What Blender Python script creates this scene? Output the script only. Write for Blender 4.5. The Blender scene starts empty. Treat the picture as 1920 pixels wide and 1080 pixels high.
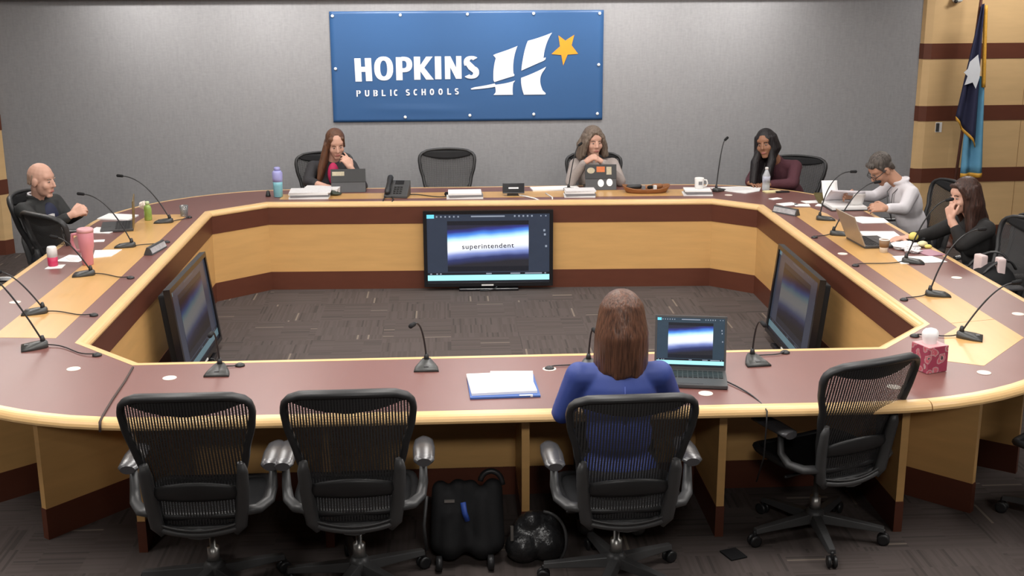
import bpy, bmesh, math, random
from mathutils import Vector, Matrix
random.seed(7)
C = bpy.context.scene.collection
SC = bpy.context.scene
PI = math.pi
V = Vector

# ------------------------------------------------------------------ camera, world, lights, exposure
cam_d = bpy.data.cameras.new('camera'); cam = bpy.data.objects.new('camera', cam_d); C.objects.link(cam)
SC.camera = cam
F_PX, PITCH, YAW, ROLL, CAM_H = 2276.99, 0.25437, 0.05242, -0.00382, 2.5791
cam_d.sensor_width = 36.0; cam_d.lens = 36.0 * F_PX / 1920.0; cam_d.clip_start = 0.05
_f = V((math.sin(YAW)*math.cos(PITCH), math.cos(YAW)*math.cos(PITCH), -math.sin(PITCH)))
_r = V((math.cos(YAW), -math.sin(YAW), 0)); _u = _r.cross(_f)
_r2 = _r*math.cos(ROLL) + _u*math.sin(ROLL); _u2 = -_r*math.sin(ROLL) + _u*math.cos(ROLL)
cam.matrix_world = Matrix(((_r2.x, _u2.x, -_f.x, 0), (_r2.y, _u2.y, -_f.y, 0), (_r2.z, _u2.z, -_f.z, CAM_H), (0, 0, 0, 1)))
w = bpy.data.worlds.new('room_air'); SC.world = w; w.use_nodes = True
w.node_tree.nodes['Background'].inputs[0].default_value = (0.9, 0.95, 1.0, 1)
w.node_tree.nodes['Background'].inputs[1].default_value = 0.04
SC.view_settings.view_transform = 'Standard'; SC.view_settings.look = 'None'
SC.view_settings.gamma = 1.0; SC.view_settings.exposure = 0.0; SC.view_settings.use_curve_mapping = False
def area_light(name, loc, sx, sy, power, rot=(0, 0, 0), col=(1.0, 0.97, 0.93), spread=PI):
    l = bpy.data.lights.new(name, 'AREA'); l.shape = 'RECTANGLE'; l.size = sx; l.size_y = sy
    l.energy = power; l.color = col; l.spread = spread
    o = bpy.data.objects.new(name, l); C.objects.link(o); o.location = loc; o.rotation_euler = rot
    return o
CEIL = 2.92
PANELS = [(x, y) for x in (-1.5, 0.3, 2.1) for y in (4.5, 6.3, 8.1, 9.9)] + [(-3.3, 4.5), (3.9, 4.5)] + [(-3.5, 7.1), (-3.5, 9.1), (4.1, 7.1), (4.1, 9.1)]
for (x, y) in PANELS:
    area_light('ceiling_lamp', (x, y, CEIL-0.055), 0.55, 1.15, {4.5: 27, 6.3: 16, 8.1: 16, 9.9: 10.5}.get(y, 9))
# the row of wall washers in the ceiling in front of the grey wall
for x in (-2.75, -1.65, -0.55, 0.55, 1.65, 2.75):
    area_light('wall_washer_lamp', (x, 10.85, CEIL-0.06), 0.7, 0.14, 9, rot=(math.radians(36), 0, 0), spread=math.radians(110))
area_light('wall_washer_lamp', (5.3, 10.6, CEIL-0.06), 0.5, 0.2, 17, rot=(math.radians(25), 0, 0))
area_light('wall_washer_lamp', (-5.2, 10.6, CEIL-0.06), 0.5, 0.2, 8, rot=(math.radians(25), 0, 0))
# lamps added at both far-wall ends, turned roomward for glow on the near desk
for x in (-4.1, 4.8):
    area_light('added_desk_glow_lamp', (x, 10.9, CEIL-0.07), 1.2, 0.3, 14, rot=(math.radians(-55), 0, 0), spread=math.radians(120))
# ceiling spotlights over the public seats, aimed forward at the desks and the far wall
for x in (-2.6, 0.3, 3.2):
    area_light('front_spot_lamp', (x, 0.8, CEIL-0.08), 0.5, 0.3, 6, rot=(math.radians(70), 0, 0), spread=math.radians(52))

# ------------------------------------------------------------------ materials
def _mat(name):
    m = bpy.data.materials.new(name); m.use_nodes = True
    nt = m.node_tree; b = nt.nodes['Principled BSDF']
    return m, nt, b
def mat(name, col, rough=0.6, var=0.08, scale=(20, 20, 20), metal=0.0, spec=0.5, bump=0.0, alpha=1.0, emit=None, estr=0.0, trans=0.0, coat=0.0, sheen=0.0, detail=3.0):
    m, nt, b = _mat(name)
    tc = nt.nodes.new('ShaderNodeTexCoord'); mp = nt.nodes.new('ShaderNodeMapping'); mp.inputs['Scale'].default_value = scale
    nz = nt.nodes.new('ShaderNodeTexNoise'); nz.inputs['Scale'].default_value = 1.0; nz.inputs['Detail'].default_value = detail
    rp = nt.nodes.new('ShaderNodeMix'); rp.data_type = 'RGBA'
    rp.inputs[6].default_value = tuple(max(0, c*(1-var)) for c in col) + (1,)
    rp.inputs[7].default_value = tuple(min(1, c*(1+var)) for c in col) + (1,)
    nt.links.new(tc.outputs['Object'], mp.inputs[0]); nt.links.new(mp.outputs[0], nz.inputs['Vector'])
    nt.links.new(nz.outputs[0], rp.inputs[0]); nt.links.new(rp.outputs[2], b.inputs['Base Color'])
    b.inputs['Roughness'].default_value = rough; b.inputs['Metallic'].default_value = metal
    b.inputs['Specular IOR Level'].default_value = spec
    b.inputs['Alpha'].default_value = alpha; b.inputs['Transmission Weight'].default_value = trans
    b.inputs['Coat Weight'].default_value = coat; b.inputs['Sheen Weight'].default_value = sheen
    if emit: b.inputs['Emission Color'].default_value = emit + (1,); b.inputs['Emission Strength'].default_value = estr
    if bump:
        bp = nt.nodes.new('ShaderNodeBump'); bp.inputs['Strength'].default_value = bump; bp.inputs['Distance'].default_value = 0.01
        nt.links.new(nz.outputs[0], bp.inputs['Height']); nt.links.new(bp.outputs[0], b.inputs['Normal'])
    return m
M = {}
M['maple'] = mat('maple_veneer', (0.66, 0.385, 0.145), 0.36, 0.13, (3, 3, 22), spec=0.4)
M['maple_wall'] = mat('maple_wall_panel', (0.64, 0.43, 0.215), 0.45, 0.10, (3, 3, 18), spec=0.35)
M['maple_top'] = mat('maple_inlay_veneer', (0.60, 0.345, 0.125), 0.3, 0.10, (22, 2.5, 3), spec=0.45)
M['maple_rim'] = mat('maple_solid_rim', (0.74, 0.48, 0.22), 0.3, 0.08, (9, 9, 9), spec=0.5)
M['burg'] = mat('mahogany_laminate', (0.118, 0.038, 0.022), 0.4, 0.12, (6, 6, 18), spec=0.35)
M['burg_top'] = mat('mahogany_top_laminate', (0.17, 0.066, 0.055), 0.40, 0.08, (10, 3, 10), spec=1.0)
M['seam'] = mat('brown_seam_cord', (0.05, 0.03, 0.025), 0.7)  # dark brown of the cord lying along the desk seam
M['black'] = mat('black_plastic', (0.018, 0.018, 0.019), 0.42, 0.15)
M['blackm'] = mat('matte_black', (0.012, 0.012, 0.013), 0.75, 0.2, spec=0.25)
M['bezel'] = mat('glossy_black_bezel', (0.012, 0.012, 0.014), 0.18, 0.1)
M['graphite'] = mat('graphite_plastic', (0.055, 0.055, 0.056), 0.42, 0.12)
M['chairfr'] = mat('dark_chair_frame', (0.021, 0.021, 0.022), 0.45, 0.15)
M['armpad'] = mat('black_vinyl_arm_pad', (0.055, 0.054, 0.058), 0.27, 0.12, spec=0.9)
M['steel'] = mat('brushed_steel', (0.45, 0.44, 0.42), 0.35, 0.1, metal=0.9)
M['silver'] = mat('silver_laptop_shell', (0.42, 0.36, 0.29), 0.4, 0.05, metal=0.4)
M['micbase'] = mat('mic_base_plastic', (0.045, 0.046, 0.044), 0.4, 0.12)
M['paper'] = mat('white_paper', (0.86, 0.85, 0.84), 0.7, 0.03)
M['paper2'] = mat('printed_paper', (0.72, 0.70, 0.70), 0.7, 0.16, (60, 60, 60))
M['white'] = mat('white_plastic', (0.80, 0.79, 0.77), 0.45, 0.04)
M['cream'] = mat('cream_disc', (0.80, 0.70, 0.62), 0.5, 0.05)
M['greyband'] = mat('grey_cardboard', (0.22, 0.22, 0.23), 0.6, 0.1)
M['leather'] = mat('brown_leather', (0.27, 0.11, 0.04), 0.5, 0.25, (30, 30, 30))
M['flagnavy'] = mat('navy_flag_cloth', (0.018, 0.020, 0.060), 0.75, 0.1)
M['flagblue'] = mat('light_blue_flag_cloth', (0.13, 0.36, 0.55), 0.75, 0.1)
M['gold'] = mat('gold_fringe', (0.62, 0.32, 0.035), 0.6, 0.25, (60, 60, 60))
M['whitecloth'] = mat('white_flag_cloth', (0.66, 0.68, 0.72), 0.75, 0.05)
M['pole'] = mat('dark_wood_pole', (0.09, 0.035, 0.025), 0.4, 0.15)
M['banner'] = mat('blue_vinyl', (0.034, 0.098, 0.238), 0.36, 0.05, (1.2, 1.2, 3), spec=0.4)
M['bannerw'] = mat('white_vinyl_print', (0.80, 0.82, 0.86), 0.4, 0.02)
M['banneroj'] = mat('orange_vinyl_print', (0.80, 0.30, 0.02), 0.4, 0.04)
M['ceil'] = mat('ceiling_tile', (0.62, 0.61, 0.59), 0.9, 0.06, (50, 50, 50))
M['offwhite_wall'] = mat('painted_wall', (0.40, 0.38, 0.36), 0.8, 0.05, (5, 5, 5))
M['glass'] = mat('clear_plastic', (0.85, 0.88, 0.9), 0.12, 0.02, trans=0.85)
M['lamp_diffuser'] = mat('lamp_diffuser', (0.9, 0.9, 0.88), 0.6, 0.02, emit=(1.0, 0.97, 0.93), estr=4.0)

def fabric_wall():
    m, nt, b = _mat('grey_fabric_wallcovering')
    tc = nt.nodes.new('ShaderNodeTexCoord'); N = nt.nodes.new
    def noise(sc, det):
        mp = N('ShaderNodeMapping'); mp.inputs['Scale'].default_value = sc
        nz = N('ShaderNodeTexNoise'); nz.inputs['Scale'].default_value = 1; nz.inputs['Detail'].default_value = det
        nt.links.new(tc.outputs['Object'], mp.inputs[0]); nt.links.new(mp.outputs[0], nz.inputs['Vector']); return nz
    a = noise((22, 22, 60), 4); c = noise((70, 70, 14), 4)
    ad = N('ShaderNodeMath'); ad.operation = 'ADD'; nt.links.new(a.outputs[0], ad.inputs[0]); nt.links.new(c.outputs[0], ad.inputs[1])
    cr = N('ShaderNodeValToRGB'); cr.color_ramp.elements[0].position = 0.3; cr.color_ramp.elements[0].color = (0.232, 0.228, 0.236, 1)
    cr.color_ramp.elements[1].position = 1.0; cr.color_ramp.elements[1].color = (0.305, 0.301, 0.307, 1)
    hv = N('ShaderNodeMath'); hv.operation = 'MULTIPLY'; hv.inputs[1].default_value = 0.62
    nt.links.new(ad.outputs[0], hv.inputs[0]); nt.links.new(hv.outputs[0], cr.inputs[0]); nt.links.new(cr.outputs[0], b.inputs['Base Color'])
    b.inputs['Roughness'].default_value = 0.85; b.inputs['Specular IOR Level'].default_value = 0.2
    return m
M['fabric'] = fabric_wall()

def carpet():
    m, nt, b = _mat('plank_tile_carpet'); N = nt.nodes.new; L = nt.links.new
    tc = N('ShaderNodeTexCoord'); sp = N('ShaderNodeSeparateXYZ'); L(tc.outputs['Object'], sp.inputs[0])
    def math_(op, a, bb=None, cc=None):
        n = N('ShaderNodeMath'); n.operation = op
        for i, q in enumerate((a, bb, cc)):
            if q is None: continue
            if isinstance(q, (int, float)): n.inputs[i].default_value = q
            else: L(q, n.inputs[i])
        return n.outputs[0]
    X, Y = sp.outputs[0], sp.outputs[1]
    tile = 0.5
    par = math_('MODULO', math_('ADD', math_('FLOOR', math_('DIVIDE', math_('ADD', X, 50.0), tile)), math_('FLOOR', math_('DIVIDE', math_('ADD', Y, 50.0), tile))), 2.0)
    def lay(u, v, seed):
        fu = math_('FLOOR', math_('DIVIDE', u, 0.21)); fv = math_('FLOOR', math_('DIVIDE', v, 0.013))
        cb = N('ShaderNodeCombineXYZ'); L(fu, cb.inputs[0]); L(fv, cb.inputs[1]); cb.inputs[2].default_value = seed
        wn = N('ShaderNodeTexWhiteNoise'); wn.noise_dimensions = '3D'; L(cb.outputs[0], wn.inputs['Vector']); return wn.outputs['Value']
    a = lay(X, Y, 3.0); c = lay(Y, X, 8.0)
    mx = N('ShaderNodeMix'); mx.data_type = 'FLOAT'; L(par, mx.inputs[0]); L(a, mx.inputs[2]); L(c, mx.inputs[3]); val = mx.outputs[0]
    cr = N('ShaderNodeValToRGB'); cr.color_ramp.interpolation = 'CONSTANT'
    e = cr.color_ramp.elements; e[0].position = 0; e[0].color = (0.083, 0.067, 0.062, 1)
    e[1].position = 0.25; e[1].color = (0.096, 0.078, 0.073, 1)
    for p_, c_ in ((0.6, (0.089, 0.073, 0.068, 1)), (0.92, (0.066, 0.055, 0.051, 1)), (0.990, (0.20, 0.165, 0.135, 1))):
        q = e.new(p_); q.color = c_
    L(val, cr.inputs[0]); L(cr.outputs[0], b.inputs['Base Color'])
    b.inputs['Roughness'].default_value = 0.95; b.inputs['Specular IOR Level'].default_value = 0.15
    return m
M['carpet'] = carpet()

def mesh_net():
    m, nt, b = _mat('woven_chair_mesh'); N = nt.nodes.new; L = nt.links.new
    tc = N('ShaderNodeTexCoord'); sp = N('ShaderNodeSeparateXYZ'); L(tc.outputs['Object'], sp.inputs[0])
    def m_(op, a, bb):
        n = N('ShaderNodeMath'); n.operation = op
        for i, q in enumerate((a, bb)):
            if isinstance(q, (int, float)): n.inputs[i].default_value = q
            else: L(q, n.inputs[i])
        return n.outputs[0]
    fx = m_('GREATER_THAN', m_('FRACT', m_('MULTIPLY', sp.outputs[0], 84.0), 0.0), 0.50)
    n2 = N('ShaderNodeMath'); n2.operation = 'FRACT'; L(m_('MULTIPLY', sp.outputs[0], 84.0), n2.inputs[0])
    fx = m_('GREATER_THAN', n2.outputs[0], 0.58)
    n3 = N('ShaderNodeMath'); n3.operation = 'FRACT'; L(m_('MULTIPLY', sp.outputs[2], 160.0), n3.inputs[0])
    fz = m_('GREATER_THAN', n3.outputs[0], 0.45)
    hole = m_('MULTIPLY', fx, fz)
    L(m_('SUBTRACT', 1.0, hole), b.inputs['Alpha'])
    b.inputs['Base Color'].default_value = (0.036, 0.035, 0.036, 1); b.inputs['Roughness'].default_value = 0.7
    return m
M['net'] = mesh_net()

def hair_mat(name, col, tip=None, rough=0.42):
    m, nt, b = _mat(name); N = nt.nodes.new; L = nt.links.new
    tc = N('ShaderNodeTexCoord'); mp = N('ShaderNodeMapping'); mp.inputs['Scale'].default_value = (130, 130, 9)
    nz = N('ShaderNodeTexNoise'); nz.inputs['Scale'].default_value = 1.0; nz.inputs['Detail'].default_value = 3
    L(tc.outputs['Object'], mp.inputs[0]); L(mp.outputs[0], nz.inputs['Vector'])
    cr = N('ShaderNodeValToRGB'); cr.color_ramp.elements[0].position = 0.3; cr.color_ramp.elements[1].position = 0.75
    cr.color_ramp.elements[0].color = tuple(c*0.55 for c in col) + (1,); cr.color_ramp.elements[1].color = tuple(min(1, c*1.5) for c in (tip or col)) + (1,)
    L(nz.outputs[0], cr.inputs[0]); L(cr.outputs[0], b.inputs['Base Color'])
    bp = N('ShaderNodeBump'); bp.inputs['Strength'].default_value = 0.7; bp.inputs['Distance'].default_value = 0.006
    L(nz.outputs[0], bp.inputs['Height']); L(bp.outputs[0], b.inputs['Normal'])
    b.inputs['Roughness'].default_value = rough; b.inputs['Specular IOR Level'].default_value = 0.35
    return m

def emis(name, col, s):
    m, nt, b = _mat(name)
    b.inputs['Base Color'].default_value = (0.01, 0.01, 0.012, 1); b.inputs['Roughness'].default_value = 0.25
    tc = nt.nodes.new('ShaderNodeTexCoord'); nz = nt.nodes.new('ShaderNodeTexNoise'); nz.inputs['Scale'].default_value = 9
    nt.links.new(tc.outputs['Generated'], nz.inputs['Vector'])
    mx = nt.nodes.new('ShaderNodeMix'); mx.data_type = 'RGBA'
    mx.inputs[6].default_value = tuple(c*0.9 for c in col) + (1,); mx.inputs[7].default_value = tuple(c*1.1 for c in col) + (1,)
    nt.links.new(nz.outputs[0], mx.inputs[0]); nt.links.new(mx.outputs[2], b.inputs['Emission Color'])
    b.inputs['Emission Strength'].default_value = s
    return m
def slide_mat(name, s, lo=0.24, hi=0.84):
    m, nt, b = _mat(name); N = nt.nodes.new; L = nt.links.new
    b.inputs['Base Color'].default_value = (0.01, 0.01, 0.012, 1); b.inputs['Roughness'].default_value = 0.25
    tc = N('ShaderNodeTexCoord'); sp = N('ShaderNodeSeparateXYZ'); L(tc.outputs['Generated'], sp.inputs[0])
    nz = N('ShaderNodeTexNoise'); nz.inputs['Scale'].default_value = 4; nz.inputs['Detail'].default_value = 2; L(tc.outputs['Generated'], nz.inputs['Vector'])
    a = N('ShaderNodeMath'); a.operation = 'MULTIPLY_ADD'; a.inputs[1].default_value = -0.13; L(sp.outputs[0], a.inputs[0]); L(sp.outputs[2], a.inputs[2])
    c = N('ShaderNodeMath'); c.operation = 'MULTIPLY_ADD'; c.inputs[1].default_value = 0.06; L(nz.outputs[0], c.inputs[0]); L(a.outputs[0], c.inputs[2])
    mr = N('ShaderNodeMapRange'); mr.inputs[1].default_value = lo-0.065+0.03; mr.inputs[2].default_value = hi-0.065+0.03; L(c.outputs[0], mr.inputs[0])
    cr = N('ShaderNodeValToRGB'); e = cr.color_ramp.elements
    e[0].position = 0.08; e[0].color = (0.018, 0.018, 0.024, 1); e[1].position = 0.97; e[1].color = (0.02, 0.02, 0.04, 1)
    for p_, c_ in ((0.22, (0.03, 0.04, 0.14, 1)), (0.33, (0.22, 0.28, 0.62, 1)), (0.42, (0.75, 0.8, 0.95, 1)), (0.5, (1, 1, 1, 1)), (0.64, (0.95, 1, 1, 1)), (0.73, (0.5, 0.85, 1, 1)), (0.81, (0.08, 0.28, 0.85, 1)), (0.89, (0.03, 0.04, 0.25, 1))):
        q = e.new(p_); q.color = c_
    L(mr.outputs[0], cr.inputs[0]); L(cr.outputs[0], b.inputs['Emission Color']); b.inputs['Emission Strength'].default_value = s
    return m

# ------------------------------------------------------------------ mesh builder
class MB:
    def __init__(s): s.v = []; s.f = []; s.m = []; s.sm = []
    def add(s, vs, fs, mat=0, smooth=False):
        o = len(s.v); s.v += [V(q) for q in vs]
        for f in fs: s.f.append([i+o for i in f]); s.m.append(mat); s.sm.append(smooth)
        return s
    def box(s, c, d, rz=0.0, mat=0, R=None):
        c = V(c); d = V(d)/2; R = R or Matrix.Rotation(rz, 3, 'Z'); vs = []
        for x in (-1, 1):
            for y in (-1, 1):
                for z in (-1, 1): vs.append(c + R @ V((x*d.x, y*d.y, z*d.z)))
        return s.add(vs, [(0, 1, 3, 2), (4, 6, 7, 5), (0, 4, 5, 1), (2, 3, 7, 6), (0, 2, 6, 4), (1, 5, 7, 3)], mat)
    def prism(s, poly, z0, z1, mat=0):
        n = len(poly)
        ar = sum(poly[i][0]*poly[(i+1) % n][1]-poly[(i+1) % n][0]*poly[i][1] for i in range(n))
        if ar < 0: poly = poly[::-1]
        vs = [(p[0], p[1], z0) for p in poly] + [(p[0], p[1], z1) for p in poly]
        fs = [tuple(range(n-1, -1, -1)), tuple(range(n, 2*n))] + [(i, (i+1) % n, n+(i+1) % n, n+i) for i in range(n)]
        return s.add(vs, fs, mat)
    def prism_t(s, poly, T, h, mat=0):
        """polygon in local (x,z) extruded along local y by h, placed by function T"""
        n = len(poly)
        vs = [T(V((p[0], 0, p[1]))) for p in poly] + [T(V((p[0], -h, p[1]))) for p in poly]
        fs = [tuple(range(n)), tuple(range(2*n-1, n-1, -1))] + [(i, n+i, n+(i+1) % n, (i+1) % n) for i in range(n)]
        return s.add(vs, fs, mat)
    def tube(s, pts, r, n=8, mat=0, closed=False, flat=None):
        pts = [V(p) for p in pts]; N = len(pts); rr = r if isinstance(r, (list, tuple)) else [r]*N
        o = len(s.v); ref = None
        for i in range(N):
            a = pts[(i-1) % N] if (closed or i > 0) else pts[i]; b = pts[(i+1) % N] if (closed or i < N-1) else pts[i]
            t = (b-a); t = t.normalized() if t.length > 1e-9 else V((0, 0, 1))
            if ref is None:
                ref = t.cross(V((0, 0, 1))); ref = ref if ref.length > 0.05 else t.cross(V((0, 1, 0)))
            ref = (ref - t*ref.dot(t)).normalized(); bi = t.cross(ref)
            for k in range(n):
                an = 2*PI*k/n; fl = flat or (1, 1)
                s.v.append(pts[i] + (ref*math.cos(an)*fl[0] + bi*math.sin(an)*fl[1])*rr[i])
        for i in range(N if closed else N-1):
            for k in range(n):
                a = o+i*n+k; b = o+i*n+(k+1) % n; c = o+((i+1) % N)*n+(k+1) % n; d = o+((i+1) % N)*n+k
                s.f.append([a, b, c, d]); s.m.append(mat); s.sm.append(True)
        if not closed:
            s.f.append([o+k for k in range(n)][::-1]); s.m.append(mat); s.sm.append(False)
            s.f.append([o+(N-1)*n+k for k in range(n)]); s.m.append(mat); s.sm.append(False)
        return s
    def lathe(s, prof, c=(0, 0, 0), n=24, mat=0, T=None, mats=None):
        c = V(c); o = len(s.v); T = T or (lambda q: q)
        for (r, z) in prof:
            for k in range(n):
                a = 2*PI*k/n; s.v.append(T(c + V((r*math.cos(a), r*math.sin(a), z))))
        for i in range(len(prof)-1):
            for k in range(n):
                s.f.append([o+i*n+k, o+i*n+(k+1) % n, o+(i+1)*n+(k+1) % n, o+(i+1)*n+k]); s.m.append(mats[i] if mats else mat); s.sm.append(True)
        s.f.append([o+k for k in range(n)][::-1]); s.m.append(mats[0] if mats else mat); s.sm.append(False)
        e = o+(len(prof)-1)*n
        s.f.append([e+k for k in range(n)]); s.m.append(mats[-1] if mats else mat); s.sm.append(False)
        return s
    def cap(s, p0, p1, r0, r1=None, n=12, mat=0):
        p0 = V(p0); p1 = V(p1); r1 = r0 if r1 is None else r1
        t = p1-p0; L = t.length; t = t.normalized() if L > 1e-7 else V((0, 0, 1))
        x = t.cross(V((0, 0, 1))); x = x.normalized() if x.length > 0.05 else V((1, 0, 0)); y = t.cross(x)
        rings = []
        for k in range(1, 5):
            a = -PI/2 + (PI/2)*k/4; rings.append((p0 + t*(r0*math.sin(a)), r0*math.cos(a)))
        for k in range(0, 4):
            a = (PI/2)*k/4; rings.append((p1 + t*(r1*math.sin(a)), r1*math.cos(a)))
        o = len(s.v)
        for c, r in rings:
            for k in range(n):
                a = 2*PI*k/n; s.v.append(c + (x*math.cos(a) + y*math.sin(a))*r)
        s.v.append(p0 - t*r0); s.v.append(p1 + t*r1); A = o+len(rings)*n; B = A+1
        for i in range(len(rings)-1):
            for k in range(n):
                s.f.append([o+i*n+k, o+i*n+(k+1) % n, o+(i+1)*n+(k+1) % n, o+(i+1)*n+k]); s.m.append(mat); s.sm.append(True)
        e = o+(len(rings)-1)*n
        for k in range(n):
            s.f.append([A, o+(k+1) % n, o+k]); s.m.append(mat); s.sm.append(True)
            s.f.append([B, e+k, e+(k+1) % n]); s.m.append(mat); s.sm.append(True)
        return s
    def ell(s, c, rad, R=None, n=16, m=10, mat=0):
        c = V(c); R = R or Matrix.Identity(3); o = len(s.v)
        for i in range(1, m):
            th = PI*i/m
            for k in range(n):
                a = 2*PI*k/n
                s.v.append(c + R @ V((rad[0]*math.sin(th)*math.cos(a), rad[1]*math.sin(th)*math.sin(a), -rad[2]*math.cos(th))))
        s.v.append(c + R @ V((0, 0, -rad[2]))); s.v.append(c + R @ V((0, 0, rad[2]))); A = o+(m-1)*n; B = A+1
        for i in range(m-2):
            for k in range(n):
                s.f.append([o+i*n+k, o+i*n+(k+1) % n, o+(i+1)*n+(k+1) % n, o+(i+1)*n+k]); s.m.append(mat); s.sm.append(True)
        e = o+(m-2)*n
        for k in range(n):
            s.f.append([A, o+(k+1) % n, o+k]); s.m.append(mat); s.sm.append(True)
            s.f.append([B, e+k, e+(k+1) % n]); s.m.append(mat); s.sm.append(True)
        return s
    def grid(s, fn, nu, nv, mat=0, smooth=True):
        o = len(s.v)
        for i in range(nu+1):
            for j in range(nv+1): s.v.append(V(fn(i/nu, j/nv)))
        for i in range(nu):
            for j in range(nv):
                a = o+i*(nv+1)+j; s.f.append([a, a+nv+1, a+nv+2, a+1]); s.m.append(mat); s.sm.append(smooth)
        return s
    def mesh(s, name, org=V((0, 0, 0)), bevel=0.0):
        me = bpy.data.meshes.new(name)
        me.from_pydata([v-org for v in s.v], [], s.f); me.update()
        me.polygons.foreach_set('material_index', s.m); me.polygons.foreach_set('use_smooth', s.sm)
        bm = bmesh.new(); bm.from_mesh(me)
        bmesh.ops.recalc_face_normals(bm, faces=bm.faces)
        if bevel:
            ed = [e for e in bm.edges if len(e.link_faces) == 2 and e.calc_face_angle(0) > 0.6]
            bmesh.ops.bevel(bm, geom=ed, offset=bevel, segments=2, profile=0.6, affect='EDGES', clamp_overlap=True)
        bm.to_mesh(me); bm.free()
        return me

def root_of(o):
    while o.parent: o = o.parent
    return o
def build(name, mb, mats, parent=None, bevel=0.0, world=True, solid=0.0):
    if not isinstance(mats, (list, tuple)): mats = [mats]
    org = V((0, 0, 0))
    if parent is not None and world: org = V(root_of(parent).location)
    me = mb.mesh(name, org, bevel)
    for m in mats: me.materials.append(m)
    o = bpy.data.objects.new(name, me); C.objects.link(o)
    if parent is not None: o.parent = parent
    if solid:
        md = o.modifiers.new('thickness', 'SOLIDIFY'); md.thickness = solid; md.offset = 0
    return o
def tag(o, label=None, cat=None, group=None, kind=None):
    if label: o['label'] = label
    if cat: o['category'] = cat
    if group: o['group'] = group
    if kind: o['kind'] = kind
    return o
def thing(name, label, cat, loc, group=None, rz=0.0):
    o = bpy.data.objects.new(name, None); C.objects.link(o); o.location = loc; o.rotation_euler = (0, 0, rz)
    o.empty_display_size = 0.1
    return tag(o, label, cat, group)
def copy_tree(o, parent=None):
    c = o.copy(); C.objects.link(c)
    if parent is not None: c.parent = parent
    for ch in list(o.children): copy_tree(ch, c)
    return c
def struct(name, mb, mats, bevel=0.0): return tag(build(name, mb, mats, None, bevel), kind='structure')
def bez(p0, p1, p2, p3, n=14):
    p0, p1, p2, p3 = map(V, (p0, p1, p2, p3))
    return [p0*(1-t)**3 + p1*3*t*(1-t)**2 + p2*3*t*t*(1-t) + p3*t**3 for t in [i/n for i in range(n+1)]]
def evaluated(me_obj):
    dg = bpy.context.evaluated_depsgraph_get(); dg.update()
    return bpy.data.meshes.new_from_object(me_obj.evaluated_get(dg))
def blob(name, mb, m, parent, voxel=0.006, smooth=3, fac=0.5):
    """several overlapping rounded volumes grown into one continuous surface"""
    org = V(root_of(parent).location); me = mb.mesh(name, org)
    t = bpy.data.objects.new(name + '_t', me); C.objects.link(t)
    r = t.modifiers.new('r', 'REMESH'); r.mode = 'VOXEL'; r.voxel_size = voxel; r.use_smooth_shade = True
    if smooth:
        s = t.modifiers.new('s', 'SMOOTH'); s.iterations = smooth; s.factor = fac
    bpy.context.view_layer.update()
    out = evaluated(t); bpy.data.objects.remove(t); bpy.data.meshes.remove(me)
    out.name = name; out.materials.clear(); out.materials.append(m)
    for p in out.polygons: p.use_smooth = True
    o = bpy.data.objects.new(name, out); C.objects.link(o); o.parent = parent
    return o
def text_mesh(body, size, offset=0.0, extrude=0.001, xs=1.0, spacing=1.0, align='LEFT'):
    cu = bpy.data.curves.new('t', 'FONT'); cu.body = body; cu.size = size; cu.offset = offset; cu.extrude = extrude
    cu.space_character = spacing; cu.align_x = align
    t = bpy.data.objects.new('t', cu); C.objects.link(t); bpy.context.view_layer.update()
    me = evaluated(t); bpy.data.objects.remove(t); bpy.data.curves.remove(cu)
    for v in me.vertices: v.co.x *= xs
    return me

# ------------------------------------------------------------------ room
WALL_Y = 11.55
struct('floor', MB().box((0.4, 5.5, -0.03), (15, 15, 0.06)), M['carpet'])
struct('ceiling', MB().box((0.4, 5.5, CEIL+0.05), (15, 15, 0.1)), M['ceil'])
struct('wall_back', MB().box((0.21, WALL_Y+0.05, CEIL/2), (8.75, 0.1, CEIL)), M['fabric'])
def maple_wall(name, pts):
    """panelled wall: maple boards between mahogany bands, following the plan line pts"""
    mb = MB(); zs = [0, 0.14, 0.575, 0.715, 1.175, 1.32, 1.765, 1.91, 2.40, 2.55, CEIL]
    d = 0.06
    for i in range(len(zs)-1):
        band = (i % 2 == 0)
        for (x0, y0), (x1, y1) in zip(pts[:-1], pts[1:]):
            off = 0.006 if band else 0.0
            mb.prism([(x0, y0-off), (x1, y1-off), (x1, y1+d), (x0, y0+d)], zs[i], zs[i+1], 1 if band else 0)
    o = struct(name, mb, [M['maple_wall'], M['burg']])
    return o
maple_wall('wall_right', [(4.50, 11.56), (4.53, 11.515), (4.60, 11.50), (4.72, 11.51), (4.86, 11.525), (5.05, 11.53), (7.9, 11.60)])
maple_wall('wall_left', [(-7.1, 11.47), (-4.30, 11.47), (-4.20, 11.48), (-4.14, 11.56)])
mj = MB()
for x in (5.56, 6.7): mj.box((x, 11.5335+(x-5.05)*0.0245, 1.45), (0.004, 0.012, 2.9))
struct('trim_panel_joint', mj, mat('panel_joint_groove', (0.30, 0.17, 0.065), 0.6))
struct('trim_wall_top', MB().box((0.2, WALL_Y-0.03, 2.375), (8.7, 0.07, 0.05)), M['graphite'])
struct('wall_west', MB().box((-7.1, 5.5, CEIL/2), (0.1, 15, CEIL)), M['offwhite_wall'])
struct('wall_east', MB().box((7.9, 5.5, CEIL/2), (0.1, 15, CEIL)), M['offwhite_wall'])
struct('wall_front', MB().box((0.4, -2.0, CEIL/2), (15, 0.1, CEIL)), M['offwhite_wall'])
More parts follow.
